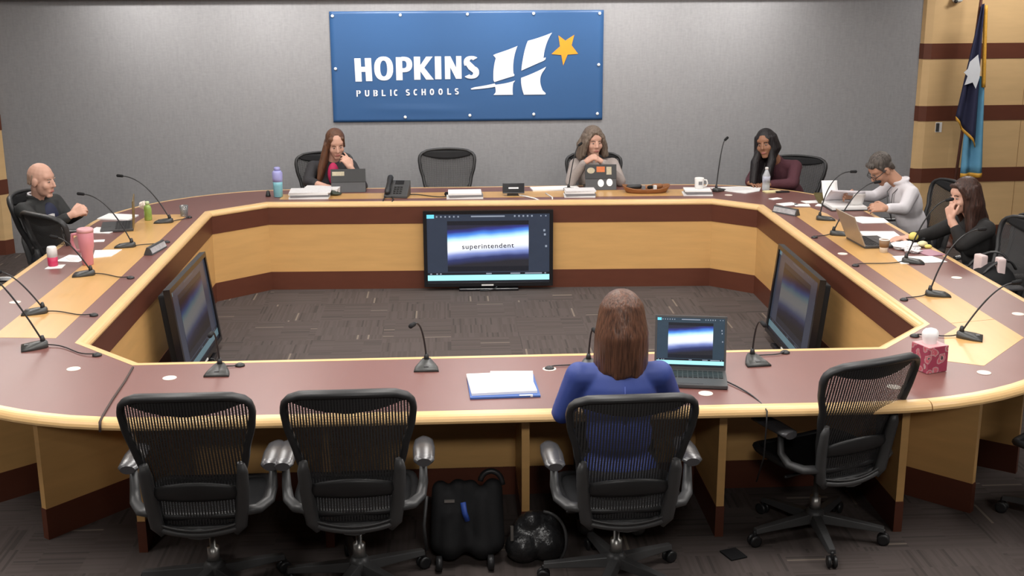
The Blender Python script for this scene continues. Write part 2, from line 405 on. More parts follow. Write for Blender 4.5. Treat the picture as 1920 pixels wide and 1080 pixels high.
for i, (x, y) in enumerate(PANELS):
    t = thing('ceiling_light', 'recessed rectangular ceiling light panel above the conference desks', 'ceiling light', (x, y, CEIL-0.03), 'ceiling light panels')
    build('frame', MB().box((x, y, CEIL-0.02), (0.66, 1.26, 0.04)), M['white'], t)
    build('diffuser', MB().box((x, y, CEIL-0.043), (0.58, 1.18, 0.012)), M['lamp_diffuser'], t)
# ------------------------------------------------------------------ conference desks
ZT, RIM = 0.74, 0.06
O = {'NLs': (-1.936, 6.093), 'NLn': (-1.547, 5.700), 'NRn': (2.179, 5.722), 'NRs': (2.573, 6.144),
     'FRs': (2.556, 9.612), 'FRf': (2.211, 9.922), 'FLf': (-1.516, 10.040), 'FLs': (-1.946, 9.654)}
ORD = ['NLn', 'NRn', 'NRs', 'FRs', 'FRf', 'FLf', 'FLs', 'NLs']      # counter-clockwise round the well
def offset_loop(pts, d):
    n = len(pts); out = []
    for i in range(n):
        p0, p1, p2 = V(pts[i-1]), V(pts[i]), V(pts[(i+1) % n])
        a = (p1-p0).normalized(); b = (p2-p1).normalized(); na = V((-a.y, a.x)); nb = V((-b.y, b.x))
        m = (na+nb); m = m / max(0.3, m.dot(na)); out.append(tuple(p1 + m*d))
    return out
_base = [V(O[k]).to_2d() for k in ORD]
def inner(d): return dict(zip(ORD, offset_loop([tuple(p) for p in _base], d)))
I_EDGE = inner(RIM); I_P0 = inner(0.050); I_P1 = inner(0.015); I_A0 = inner(0.054)
def arc(cx, cy, r, a0, a1, n=14, e=2.0):
    out = []
    for i in range(n+1):
        a = math.radians(a0 + (a1-a0)*i/n); c, s = math.cos(a), math.sin(a)
        out.append((cx + r*math.copysign(abs(c)**(2/e), c), cy + r*math.copysign(abs(s)**(2/e), s)))
    return out
def offset_chain(ch, d):
    out = []
    for i, p in enumerate(ch):
        a = V(ch[max(0, i-1)]); b = V(ch[min(len(ch)-1, i+1)]); t = (b-a).normalized()
        out.append((p[0] + t.y*d, p[1] - t.x*d))
    return out
RIM_PROF = [(0.0, ZT+0.0005), (0.45, ZT+0.0005), (0.66, ZT-0.002), (0.82, ZT-0.008), (0.94, ZT-0.017), (1.0, ZT-0.028), (0.97, ZT-0.038), (0.88, ZT-0.042), (0.0, ZT-0.042)]
def sweep_rim(a, b):
    """rounded solid edge swept between the chains a (desktop side) and b (free side)"""
    mb = MB(); n = len(RIM_PROF); N = len(a); vs = []; fs = []
    for p, q in zip(a, b):
        for (k, z) in RIM_PROF: vs.append((p[0]+(q[0]-p[0])*k, p[1]+(q[1]-p[1])*k, z))
    for i in range(N-1):
        for j in range(n): fs.append((i*n+j, i*n+(j+1) % n, (i+1)*n+(j+1) % n, (i+1)*n+j))
    fs += [tuple(range(n)), tuple(range((N-1)*n, N*n))]
    return mb.add(vs, fs, 0, False)
def desk(name, label, k0, k1, outer, fins=(), inlay=(), grommets=(), brackets=()):
    """k0->k1 inner corners (ccw round the well); outer chain runs the same way round, seen from the well"""
    P0, P1 = O[k0], O[k1]
    poly = [P0, P1] + outer[::-1]
    cx = sum(p[0] for p in poly)/len(poly); cy = sum(p[1] for p in poly)/len(poly)
    t = thing(name, label, 'desk', (cx, cy, 0))
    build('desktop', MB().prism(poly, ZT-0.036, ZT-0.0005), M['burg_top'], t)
    e0, e1 = I_EDGE[k0], I_EDGE[k1]
    build('inner_rim', sweep_rim([P0, P1], [e0, e1]), M['maple_rim'], t)
    build('outer_rim', sweep_rim(outer, offset_chain(outer, RIM)), M['maple_rim'], t)
    a0, a1, b0, b1, c0, c1 = I_P0[k0], I_P0[k1], I_P1[k0], I_P1[k1], I_A0[k0], I_A0[k1]
    build('front_panel', MB().prism([a0, a1, b1, b0], 0.152, 0.56), M['maple'], t)
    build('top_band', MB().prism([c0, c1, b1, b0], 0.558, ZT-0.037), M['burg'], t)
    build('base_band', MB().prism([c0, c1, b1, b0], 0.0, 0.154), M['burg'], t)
    for (x0, y0, x1, y1) in fins:
        d = (V((x1, y1))-V((x0, y0))).normalized(); nrm = V((-d.y, d.x))*0.018
        q = [(x0+nrm.x, y0+nrm.y), (x1+nrm.x, y1+nrm.y), (x1-nrm.x, y1-nrm.y), (x0-nrm.x, y0-nrm.y)]
        f = build('support_panel', MB().prism(q, 0.154, ZT-0.037), M['maple'], t)
        nb = nrm*1.12; q2 = [(x0+nb.x, y0+nb.y), (x1+nb.x+d.x*.003, y1+nb.y+d.y*.003), (x1-nb.x+d.x*.003, y1-nb.y+d.y*.003), (x0-nb.x, y0-nb.y)]
        build('base_band', MB().prism(q2, 0.0, 0.154), M['burg'], f)
        if (x0, y0, x1, y1) in brackets:
            build('bracket', MB().box((x1+d.x*0.012, y1+d.y*0.012, 0.655), (0.05, 0.03, 0.09), math.atan2(d.y, d.x)-PI/2), M['graphite'], f)
    for pl in inlay:
        build('inlay', MB().prism(pl, ZT-0.0006, ZT+0.0006), M['maple_top'], t)
    for (x, y) in grommets:
        build('grommet', MB().lathe([(0.033, ZT-0.0005), (0.033, ZT+0.002), (0.029, ZT+0.003)], (x, y, 0), 20), M['cream'], t)
    return t
NEARF = [(-1.43, 5.69, -1.43, 5.19), (-0.575, 5.69, -0.575, 5.19), (0.332, 5.69, 0.332, 5.19), (1.244, 5.69, 1.244, 5.19), (2.10, 5.70, 2.10, 5.19)]
R = 1.43
ch_near = [(-1.49, 4.990), (-1.38, 4.975), (-1.27, 4.97), (1.85, 4.97), (1.98, 4.976), (2.10, 4.992)]
ch_nr = [(2.10, 4.992)] + [p for p in arc(1.85, 6.40, R, 270, 360, 18) if p[0] > 2.14]
ch_nl = [p for p in arc(-1.27, 6.40, R, 180, 270, 18) if p[0] < -1.52] + [(-1.49, 4.990)]
ch_fr = [p for p in arc(1.85, 9.19, R, 0, 90, 22, 2.4) if p[0] > 2.24]; ch_fr.append((2.20, 10.60))
ch_fl = [(-1.60, 10.58)] + [p for p in arc(-1.27, 9.19, R, 90, 180, 18) if p[0] < -1.64]
# the far desk tapers by a few centimetres from left to right
ch_far = [(2.20, 10.60), (1.85, 10.62), (-1.27, 10.62), (-1.60, 10.58)]
desk('near_desk', 'long straight mahogany desk with maple edge in the foreground, four chairs pulled up to it', 'NLn', 'NRn', ch_near, NEARF, (),
     [(-1.324, 5.492), (0.467, 5.512), (1.14, 5.118), (2.013, 5.15)], NEARF[2:])
desk('corner_desk', 'curved near corner desk left of the foreground desk, its top all mahogany', 'NLs', 'NLn', ch_nl,
     [(-1.60, 5.74, -1.92, 5.36), (-1.97, 6.1, -2.30, 5.80)], (), [(-1.816, 5.659)])
desk('corner_desk', 'curved near corner desk under the tissue box, pale maple inlay running into it', 'NRn', 'NRs', ch_nr,
     [(2.20, 5.72, 2.54, 5.38), (2.60, 6.13, 2.98, 5.84)],
     [[(2.69, 6.145), (2.955, 6.205), (2.959, 5.866), (2.555, 5.426), (2.401, 5.51), (2.567, 5.94), (2.69, 6.07)]], [(2.51, 5.324)])
desk('side_desk', 'long desk on the left with maple inlay, pink tumbler standing on it', 'FLs', 'NLs', [(-2.70, 9.19), (-2.70, 6.40)],
     [(-2.0, y, -2.48, y) for y in (6.9, 7.8, 8.7)], [[(-2.40, 6.22), (-2.06, 6.185), (-2.06, 9.545), (-2.36, 9.545), (-2.385, 9.3)]], [(-2.518, 6.927)])
desk('side_desk', 'long desk on the right with maple inlay, silver laptop and papers on it', 'NRs', 'FRs', [(3.28, 6.40), (3.28, 9.19)],
     [(2.62, y, 3.06, y) for y in (6.9, 7.8, 8.7)], [[(2.69, 6.15), (2.955, 6.21), (2.955, 9.20), (2.90, 9.47), (2.69, 9.47)]],
     [(2.636, 7.824), (3.128, 7.127), (3.131, 6.302)])
desk('far_desk', 'straight desk along the grey wall with a television standing before it', 'FRf', 'FLf', ch_far,
     [(x, 10.06, x, 10.42) for x in (-1.1, -0.2, 0.8, 1.7)], [[(-1.42, 10.14), (2.06, 10.07), (2.12, 10.22), (2.06, 10.385), (-1.42, 10.385)]], ())
desk('corner_desk', 'curved far corner desk on the right, clear water bottle standing on its mahogany top', 'FRs', 'FRf', ch_fr, (), (), [(2.373, 10.067)])
desk('corner_desk', 'curved far corner desk on the left with a bare mahogany top', 'FLf', 'FLs', ch_fl)

# ------------------------------------------------------------------ office chairs
def lerp_tab(tab, z):
    for (z0, w0), (z1, w1) in zip(tab[:-1], tab[1:]):
        if z <= z1:
            t = (z-z0)/(z1-z0); t = t*t*(3-2*t)*0.5 + t*0.5; return w0 + (w1-w0)*t
    return tab[-1][1]
BACK_W = [(0.40, 0.150), (0.50, 0.165), (0.62, 0.186), (0.75, 0.215), (0.87, 0.246), (0.93, 0.253), (0.97, 0.245), (0.995, 0.215), (1.005, 0.18)]
def back_pt(x, z, d=0.0):
    t = (z-0.40)/0.6
    y = -0.215 - 0.16*t + 0.020*math.sin(PI*min(1, max(0, t*1.6))) + 0.055*(abs(x)/0.25)**2
    return V((x, y - d, z))
def make_chair():
    t = thing('office_chair', 'chair', 'chair', (0, 0, 0))
    b = lambda n, mb, m, p=t, **k: build(n, mb, M[m], p, world=False, **k)
    # star base: five legs, each with its twin-wheel caster
    hub = MB().lathe([(0.045, 0.075), (0.05, 0.10), (0.045, 0.13), (0.032, 0.15)], (0, 0, 0), 16)
    b('base_hub', hub, 'graphite')
    for k in range(5):
        a = math.radians(90 + 72*k + 12); c, s = math.cos(a), math.sin(a)
        mb = MB(); pr = []
        for r_, hw, z0, z1 in ((0.03, 0.030, 0.082, 0.128), (0.18, 0.025, 0.076, 0.110), (0.315, 0.019, 0.068, 0.092)):
            pr.append([(c*r_ - s*hw*q, s*r_ + c*hw*q, z) for (q, z) in ((-1, z0), (1, z0), (0.7, z1), (-0.7, z1))])
        vs = sum(pr, []); fs = [(0, 1, 2, 3), (11, 10, 9, 8)]
        for i in (0, 4):
            for j in range(4): fs.append((i+j, i+4+j, i+4+(j+1) % 4, i+(j+1) % 4))
        lg = b('base_leg', mb.add(vs, fs), 'graphite', bevel=0.004)
        cm = MB()
        tx = lambda q, c=c, s=s: V((c*0.315 - s*q.z + c*q.x*1.0, s*0.315 + c*q.z + s*q.x, 0.029 + q.y))
        for dz in (-0.022, 0.006):
            cm.lathe([(0.020, dz), (0.029, dz+0.003), (0.029, dz+0.013), (0.020, dz+0.016)], (0, 0, 0), 14, T=tx)
        cm.cap((c*0.315, s*0.315, 0.045), (c*0.315, s*0.315, 0.072), 0.009)
        b('caster', cm, 'black', lg)
    b('gas_cylinder', MB().lathe([(0.026, 0.14), (0.026, 0.21), (0.014, 0.212), (0.014, 0.37)], (0, 0, 0), 14), 'steel')
    tm = MB().box((0, -0.03, 0.385), (0.17, 0.26, 0.05)).box((0, 0.05, 0.405), (0.30, 0.07, 0.03))
    tm.cap((0.09, 0.02, 0.38), (0.23, 0.03, 0.375), 0.008).cap((-0.09, -0.05, 0.38), (-0.22, -0.05, 0.375), 0.008)
    b('tilt_mechanism', tm, 'chairfr', bevel=0.008)
    # seat
    def seat_pt(a, k=1.0):
        c, s = math.cos(a), math.sin(a)
        x = 0.245*k*math.copysign(abs(c)**0.55, c); y = 0.02 + 0.225*k*math.copysign(abs(s)**0.6, s)
        z = 0.447 - (0.035*max(0, (y-0.15)/0.10)**2 if y > 0.15 else 0) - 0.012*(1-k)
        return V((x, y, z))
    b('seat_frame', MB().tube([seat_pt(2*PI*i/36) for i in range(36)], 0.017, 8, closed=True), 'chairfr')
    sm = MB(); o0 = [V((0, 0.02, 0.432))] ; rings = [[seat_pt(2*PI*i/36, k) - V((0, 0, 0.02*(1-k))) for i in range(36)] for k in (0.97, 0.65, 0.33)]
    vs = rings[0]+rings[1]+rings[2]+o0; fs = []
    for r_ in range(2):
        for i in range(36): fs.append((r_*36+i, r_*36+(i+1) % 36, (r_+1)*36+(i+1) % 36, (r_+1)*36+i))
    for i in range(36): fs.append((72+i, 72+(i+1) % 36, 108))
    b('seat_mesh', sm.add(vs, fs, 0, True), 'blackm')
    # back: frame loop, see-through net, dark top band, lumbar pad
    zs = [0.405 + (1.003-0.405)*i/30 for i in range(31)]
    right = [back_pt(lerp_tab(BACK_W, z), z) for z in zs]; left = [back_pt(-lerp_tab(BACK_W, z), z) for z in zs]
    top = [back_pt(x, 1.005 + 0.010*(1-(x/0.18)**2)) for x in [0.15-0.06*i for i in range(6)]]
    bot = [back_pt(-0.10+0.05*i, 0.398) for i in range(5)]
    b('back_frame', MB().tube(right + top + left[::-1] + bot, 0.0165, 8, closed=True, flat=(1.35, 0.9)), 'chairfr')
    def net(u, v):
        z = 0.405 + u*(1.0-0.405); wd = lerp_tab(BACK_W, z)*0.97
        return back_pt(-wd + 2*wd*v, z)
    b('back_mesh', MB().grid(net, 24, 16), 'net')
    def band(u, v):
        x = -0.215 + 0.43*v; lo = 0.966 - 0.040*(1-(x/0.215)**2)
        z = lo + (1.003-lo)*u; wd = lerp_tab(BACK_W, z); x = max(-wd, min(wd, x))
        return back_pt(x, z, -0.012)
    b('top_band', MB().grid(band, 4, 20), 'blackm', solid=0.01)
    def lum(u, v):
        x = -0.165+0.33*v; z = 0.535 + u*(0.085 - 0.03*(abs(x)/0.165)**2)
        return back_pt(x, z, 0.018 + 0.012*math.sin(PI*u))
    b('lumbar_pad', MB().grid(lum, 6, 14), 'chairfr', solid=0.012)
    yk = MB()
    for s in (-1, 1):
        yk.tube([back_pt(s*0.190, 0.70, 0.016), back_pt(s*0.192, 0.66, 0.026), back_pt(s*0.186, 0.58, 0.032), back_pt(s*0.178, 0.49, 0.034), back_pt(s*0.168, 0.42, 0.034), back_pt(s*0.14, 0.385, 0.030)],
                [0.017, 0.026, 0.030, 0.030, 0.030, 0.022], 10, flat=(0.95, 0.7))
    arcp = lambda z, d, wd: [back_pt(wd*(-1+2*i/12), z - 0.022*(1-(-1+2*i/12)**2), d) for i in range(13)]
    yk.tube(arcp(0.405, 0.034, 0.165), 0.013, 8).tube(arcp(0.425, 0.036, 0.16), 0.005, 6)
    yk.tube([V((0, -0.25, 0.385)), V((0, -0.12, 0.375))], 0.035, 8, flat=(1.6, 0.6))
    b('back_yoke', yk, 'graphite')
    for s in (-1, 1):
        am = MB().tube([V((s*0.185, -0.225, 0.475)), V((s*0.235, -0.19, 0.468)), V((s*0.272, -0.13, 0.478)), V((s*0.283, -0.085, 0.52)), V((s*0.284, -0.075, 0.61))],
                       [0.026, 0.027, 0.025, 0.021, 0.016], 10, flat=(1, 0.75))
        arm = b('arm_support', am, 'graphite')
        pm = MB(); pr = [(-0.135, 0.030, 0.000), (-0.12, 0.043, 0.004), (0.0, 0.047, 0.008), (0.09, 0.040, 0.006), (0.125, 0.026, -0.002)]
        def padpt(u, v):
            f_ = u*(len(pr)-1); i = min(int(f_), len(pr)-2); q = f_-i
            y, hw, dz = [pr[i][k]*(1-q)+pr[i+1][k]*q for k in range(3)]
            a = 2*PI*v
            return V((s*0.287 + hw*math.cos(a), -0.02 + y, 0.632 + dz + 0.018*math.sin(a)))
        pm.grid(padpt, 16, 14)
        for e in (0.0, 1.0): pm.add([padpt(e, k/14) for k in range(14)], [tuple(range(14))])
        b('arm_pad', pm, 'armpad', arm)
    return t
CH = make_chair(); _first = [True]
def chair(x, y, heading, h, label, group=None):
    """heading: the direction the sitter faces, degrees from +X"""
    c = CH if _first[0] else copy_tree(CH); _first[0] = False
    c.location = (x, y, 0); c.rotation_euler = (0, 0, math.radians(heading-90)); c.scale = (1, 1, h/1.015)
    c['label'] = label
    if group: c['group'] = group
    return c
NG, SG = 'office chairs along the foreground desk', 'office chairs along the walls'
chair(-1.03, 4.80, 90, 1.02, 'black mesh office chair, empty, leftmost at the foreground desk', NG)
chair(-0.41, 4.80, 91, 1.02, 'black mesh office chair, empty, just left of the black bags on the floor', NG)
chair(0.70, 4.79, 92, 0.98, 'black mesh office chair holding the woman in blue', NG)
chair(1.69, 5.17, 112, 0.975, 'black mesh office chair, empty and turned, right of the open dark laptop', NG)
chair(2.93, 5.17, 128, 1.0, 'black office chair cut by the right picture edge, near the tissue box', SG)
chair(-2.91, 7.66, 0, 1.0, 'black office chair cut by the left picture edge, only an armrest in view', SG)
chair(-2.66, 8.81, 50, 0.95, 'grey-black empty office chair turned sideways in front of the bald man', SG)
chair(-2.93, 9.32, -5, 0.96, 'black office chair holding the bald man', SG)
chair(-1.07, 10.71, -80, 1.0, 'black office chair holding the woman with the pink top', SG)
chair(-0.01, 10.72, -90, 1.015, 'empty black office chair at the far desk, behind the desk phone', SG)
chair(1.335, 10.73, -90, 0.965, 'black office chair mostly hidden by the woman in the grey cardigan', SG)
chair(3.06, 10.66, -120, 0.93, 'black office chair behind the woman in maroon', SG)
chair(3.66, 9.36, 183, 0.95, 'black office chair holding the man in the white shirt', SG)
chair(3.74, 8.06, 180, 0.92, 'black office chair hidden behind the woman in black', SG)
chair(3.44, 7.55, 186, 1.0, 'empty black office chair on the right with the backpack on its seat', SG)

# ------------------------------------------------------------------ gooseneck microphones
MIC_G = 'gooseneck microphones on the desks'
def mic(neck, heading, tip, plug, label, bend=0.35):
    nx, ny = neck; a = math.radians(heading); fx, fy = math.cos(a), math.sin(a)
    t = thing('gooseneck_microphone', label, 'microphone', (nx, ny, ZT), MIC_G)
    T = lambda q: V((nx + fx*q.y + fy*q.x, ny + fy*q.y - fx*q.x, ZT + q.z))
    mb = MB(); rows = []
    for (y, hw, zt) in ((-0.024, 0.014, 0.026), (-0.016, 0.026, 0.034), (0.015, 0.040, 0.031), (0.06, 0.055, 0.023), (0.105, 0.060, 0.014)):
        rows.append([T(V((q*hw, y, z))) for (q, z) in ((-1, 0.0), (-0.98, zt*0.55), (-0.72, zt*0.95), (0, zt*1.06), (0.72, zt*0.95), (0.98, zt*0.55), (1, 0.0))])
    vs = sum(rows, []); fs = [(0, 1, 2, 3, 4, 5, 6), tuple(range(len(vs)-1, len(vs)-8, -1))]
    for i in range(len(rows)-1):
        for j in range(7): fs.append((i*7+j, i*7+(j+1) % 7, (i+1)*7+(j+1) % 7, (i+1)*7+j))
    base = build('base', mb.add(vs, fs, 0, True), M['micbase'], t)
    build('button', MB().box(T(V((0, 0.078, 0.019))), (0.022, 0.022, 0.006), a), M['graphite'], base)
    p0 = T(V((0, 0, 0.030))); tp = V(tip); d = tp-p0; h = V((d.x, d.y, 0))
    build('neck_boot', MB().lathe([(0.014, 0.026), (0.012, 0.045), (0.007, 0.062)], (nx, ny, ZT), 12), M['black'], t)
    p1 = p0 + h*0.30*(1-bend) + V((0, 0, d.z*0.42)); p2 = tp - h*(0.30+bend*0.5) + V((0, 0, -d.z*0.06*(1-bend) + 0.02*bend))
    pts = bez(p0, p1, p2, tp, 18)
    build('gooseneck', MB().tube(pts, [0.0048]*10 + [0.0042]*9, 8), M['black'], t)
    dr = (pts[-1]-pts[-2]).normalized()
    build('mic_head', MB().cap(tp - dr*0.004, tp + dr*0.030, 0.0105, 0.0115), M['blackm'], t)
    if plug:
        q = V((plug[0], plug[1], ZT)); e = T(V((0, -0.024, 0.010)))
        dd = q-e; sd = V((-dd.y, dd.x, 0))*0.18
        build('cable', MB().tube(bez(e, e+dd*0.35+sd, e+dd*0.7-sd*1.2, q+V((0, 0, 0.012)), 12), 0.0032, 6), M['black'], t)
        build('plug', MB().lathe([(0.024, 0.0006), (0.023, 0.007), (0.012, 0.014)], q, 14), M['black'], t)
mic((-2.129, 9.223), 172, (-2.474, 9.27, 1.095), (-2.02, 9.40), 'gooseneck microphone farthest on the left desk, beside the brown laptop')
mic((-2.206, 8.377), 174, (-2.516, 8.40, 1.112), (-1.995, 8.50), 'gooseneck microphone on the left desk beyond the pink tumbler')
mic((-2.262, 7.568), 186, (-2.447, 7.54, 0.992), (-1.99, 7.462), 'gooseneck microphone on the left desk just nearer than the pink tumbler', 0.1)
mic((-2.282, 6.687), 184, (-2.490, 6.67, 0.985), (-1.981, 6.609), 'gooseneck microphone at the near end of the left desk maple inlay', 0.1)
mic((-2.076, 6.033), 198, (-2.36, 5.99, 1.176), (-1.761, 5.866), 'gooseneck microphone on the near left corner desk, cut by the picture edge', 0.1)
mic((-1.108, 5.60), 270, (-1.115, 5.49, 0.955), (-1.023, 5.657), 'gooseneck microphone behind the leftmost foreground chair', 0.7)
mic((-0.121, 5.61), 270, (-0.175, 5.50, 0.979), None, 'gooseneck microphone in the middle of the foreground desk, left of the papers', 0.7)
mic((0.66, 5.56), 268, (0.676, 5.50, 0.936), (0.467, 5.512), 'gooseneck microphone mostly hidden by the brown-haired woman in front', 0.6)
mic((1.466, 5.585), 276, (1.478, 5.47, 0.962), (1.658, 5.687), 'gooseneck microphone on the foreground desk right of the open laptop', 0.8)
mic((2.638, 5.893), -25, (2.880, 5.87, 1.035), (2.404, 5.922), 'gooseneck microphone on the near right corner, behind the tissue box', 0.15)
mic((2.798, 6.722), 0, (3.075, 6.75, 1.125), (2.611, 6.63), 'gooseneck microphone on the right desk in front of the backpack', 0.5)
mic((2.963, 7.545), -5, (3.185, 7.50, 1.158), (2.607, 7.473), 'gooseneck microphone on the right desk with its head at the seated woman', 0.25)
mic((2.760, 8.421), 0, (3.045, 8.43, 1.118), (2.596, 8.335), 'gooseneck microphone on the right desk just beyond the silver laptop', 0.3)
mic((2.825, 8.970), 0, (3.050, 8.97, 1.108), None, 'gooseneck microphone on the right desk nearest the grey nameplate', 0.75)
mic((2.304, 10.242), 60, (2.38, 10.30, 1.181), None, 'gooseneck microphone at the far right corner beside the white mug', 0.3)
mic((1.038, 10.364), 80, (1.136, 10.45, 1.128), None, 'gooseneck microphone on the far desk before the woman in the grey cardigan', 0.2)

# ------------------------------------------------------------------ televisions standing in the well
E_ui = emis('screen_dark_interface', (0.030, 0.042, 0.068), 1.0)
E_bar = emis('screen_taskbar_light', (0.42, 0.95, 1.0), 1.15)
E_cy = emis('screen_cyan_badge', (0.18, 0.75, 0.95), 1.1)
E_gr = emis('screen_grey_text', (0.30, 0.34, 0.42), 1.0)
E_dk = emis('screen_black_strip', (0.008, 0.010, 0.016), 1.0)
E_sl = slide_mat('slide_picture', 1.15)
E_tx = mat('screen_text_black', (0.02, 0.02, 0.05), 0.4)
E_ui2 = emis('side_screen_dark_interface', (0.030, 0.036, 0.055), 1.0)
E_bar2 = emis('side_screen_taskbar', (0.10, 0.17, 0.20), 1.0)
E_sl2 = slide_mat('side_slide_picture', 0.11)
E_gr2 = emis('side_screen_grey_text', (0.05, 0.06, 0.08), 1.0)
def screen_mesh(w, h, y, z0, ui):
    """flat picture of a slide viewer in the local xz plane, facing -y"""
    mb = MB()
    def q(u0, v0, u1, v1, m, d): mb.add([(-w/2+u*w, y-d, z0+v*h) for (u, v) in ((u0, v0), (u1, v0), (u1, v1), (u0, v1))], [(0, 1, 2, 3)], m)
    q(0, 0, 1, 1, 0, 0); q(0, 0.115, 1, 0.15, 4, .0004); q(0.0, 0.035, 1.0, 0.115, 1, .0006); q(0, 0, 1, 0.035, 4, .0004)
    q(0.165, 0.165, 0.83, 0.90, 4, .0004); q(0.165, 0.24, 0.83, 0.84, 5, .0008)
    q(0.0, 0.94, 0.06, 0.995, 2, .0006); q(0.36, 0.955, 0.635, 0.975, 3, .0006)
    for k in range(6): q(0.075+0.035*k, 0.952, 0.087+0.035*k, 0.975, 3, .0006)
    for k in range(5): q(0.71+0.035*k, 0.952, 0.723+0.035*k, 0.978, 3, .0006)
    for k in range(2): q(0.925+0.04*k, 0.955, 0.935+0.04*k, 0.975, 3, .0006)
    for (u, v) in ((0.95, 0.74), (0.955, 0.68), (0.965, 0.51)): q(u, v, u+0.016, v+0.03, 3, .0006)
    for (u, l) in ((0.02, 0.015), (0.07, 0.014), (0.10, 0.014), (0.48, 0.045), (0.68, 0.08), (0.80, 0.14), (0.96, 0.014)): q(u, 0.124, u+l, 0.142, 3, .0006)
    return mb
def television(name, loc, rz, w, h, z0, lean, label, uis, text):
    t = thing(name, label, 'television', loc, 'televisions standing in the middle'); t.rotation_euler = (lean, 0, rz)
    b = lambda n, mb, m, p=t, **k: build(n, mb, m, p, world=False, **k)
    bz = 0.03
    b('rear_shell', MB().box((0, 0.045, z0+h/2), (w*0.92, 0.055, h*0.88)), M['blackm'], bevel=0.012)
    fr = MB(); 
    for (x, z, sx, sz) in ((0, z0+bz/2, w, bz), (0, z0+h-bz/2, w, bz), (-w/2+bz/2, z0+h/2, bz, h-2*bz), (w/2-bz/2, z0+h/2, bz, h-2*bz)):
        fr.box((x, 0.0, z), (sx, 0.042, sz))
    b('bezel', fr, M['bezel'])
    b('screen', screen_mesh(w-2*bz, h-2*bz, -0.008, z0+bz, 0), uis)
    b('backing', MB().box((0, 0.006, z0+h/2), (w-2*bz+.004, 0.024, h-2*bz+.004)), M['blackm'])
    b('badge', MB().box((-0.01, -0.0225, z0+bz*0.42), (0.10, 0.003, 0.012)), M['white'])
    b('stand_foot', MB().box((0, 0.05, 0.012), (0.50, 0.19, 0.024)), M['bezel'], bevel=0.006)
    b('stand_neck', MB().box((0, 0.055, z0*0.5+0.03), (0.16, 0.04, z0+0.05)), M['bezel'])
    cl = MB().tube(bez((0.06, -0.03, z0+0.003), (0.10, -0.06, 0.03), (-0.05, -0.11, 0.004), (-0.09, -0.02, 0.006)), 0.005, 6)
    b('cable', cl, M['black'])
    if text:
        for s, off, x, z, m, sp, nm in (('superintendent', 0.0006, -0.115, z0+h*0.497, E_tx, 1.12, 'caption'),):
            me = text_mesh(s, 0.056, off, 0.0005, 1.12, sp)
            o = bpy.data.objects.new(nm, me); C.objects.link(o); o.parent = t; me.materials.append(m)
            o.location = (x-0.105, -0.0105, z); o.rotation_euler = (PI/2, math.radians(-1.2), 0)
    return t
UI = [E_ui, E_bar, E_cy, E_gr, E_dk, E_sl]; UI2 = [E_ui2, E_bar2, E_bar2, E_gr2, E_dk, E_sl2]
television('television', (0.322, 9.86, 0), math.radians(-1.0), 1.075, 0.645, 0.035, 0.0, 'black television facing us, lit slide on its screen, in front of the far desk', UI, True)
television('television', (-1.655, 7.86, 0.018), math.radians(89), 1.06, 0.645, 0.035, math.radians(-7), 'black television seen edge-on along the left desk', UI2, False)
television('television', (2.285, 7.83, 0.018), math.radians(-91), 1.06, 0.645, 0.035, math.radians(-6), 'black television seen edge-on along the right desk', UI2, False)

# ------------------------------------------------------------------ banner on the wall
BX0, BX1, BZ0, BZ1, BY = -1.072, 1.472, 1.217, 2.236, WALL_Y-0.012
ban = thing('banner', 'large blue vinyl banner with white lettering and logo on the grey wall', 'banner', ((BX0+BX1)/2, BY, BZ0))
def bsurf(u, v):
    x = BX0+(BX1-BX0)*u; z = BZ0+(BZ1-BZ0)*v
    return V((x, BY - 0.004*math.exp(-((v-0.13+0.06*u)/0.03)**2)*(1 if 0.08 < u < 0.55 else 0)*math.sin(PI*max(0, min(1, (u-0.08)/0.47))) - 0.003*math.sin(u*7)*v, z))
build('vinyl_sheet', MB().grid(bsurf, 60, 40), M['banner'], ban, solid=0.002)
def bpix(u, v): return (BX0 + (u-127)/1640*(BX1-BX0), BZ1 - (v-66)/662*(BZ1-BZ0))
def flat(poly, d=0.012): 
    return lambda mb: mb.prism_t(poly, lambda q: V((q.x, BY-d+0.0, q.z)) + V((0, q.y, 0)), 0.002)
def bart(name, polys, m):
    mb = MB()
    for i, p in enumerate(polys): mb.prism_t([bpix(*q) for q in p], lambda q: V((q.x, BY-0.0052 + q.y, q.z)), 0.001 + 0.0001*i)
    return build(name, mb, m, ban)
def qb(p0, c, p1, n=8): return [tuple((1-t)**2*a + 2*t*(1-t)*b + t*t*d for a, b, d in zip(p0, c, p1)) for t in [i/n for i in range(n+1)]]
h1 = [(1100, 330)] + qb((1118, 322), (1190, 300), (1248, 276)) + qb((1244, 282), (1214, 360), (1222, 440)) + [(1228, 448)] + qb((1226, 456), (1160, 474), (1106, 492)) + qb((1100, 480), (1098, 400), (1116, 348))
h1b = [(962, 530)] + qb((985, 522), (1060, 512), (1108, 500)) + [(1112, 508)] + qb((1114, 508), (1180, 502), (1232, 484)) + qb((1220, 500), (1214, 540), (1218, 570)) + [(1100, 570)] + qb((1112, 556), (1116, 540), (1110, 520)) + qb((1100, 522), (1040, 532), (966, 536))
h2 = qb((1310, 246), (1390, 226), (1456, 198)) + qb((1450, 206), (1410, 270), (1404, 350)) + [(1418, 346), (1416, 358)] + qb((1404, 366), (1330, 398), (1270, 424)) + qb((1272, 400), (1288, 290), (1310, 246))
h2b = qb((1268, 468), (1350, 440), (1420, 402)) + qb((1410, 420), (1364, 470), (1400, 545)) + [(1418, 562), (1416, 570), (1284, 570)] + qb((1284, 566), (1266, 520), (1268, 470))
bart('logo_letter', [h1, h1b, h2, h2b], M['bannerw'])
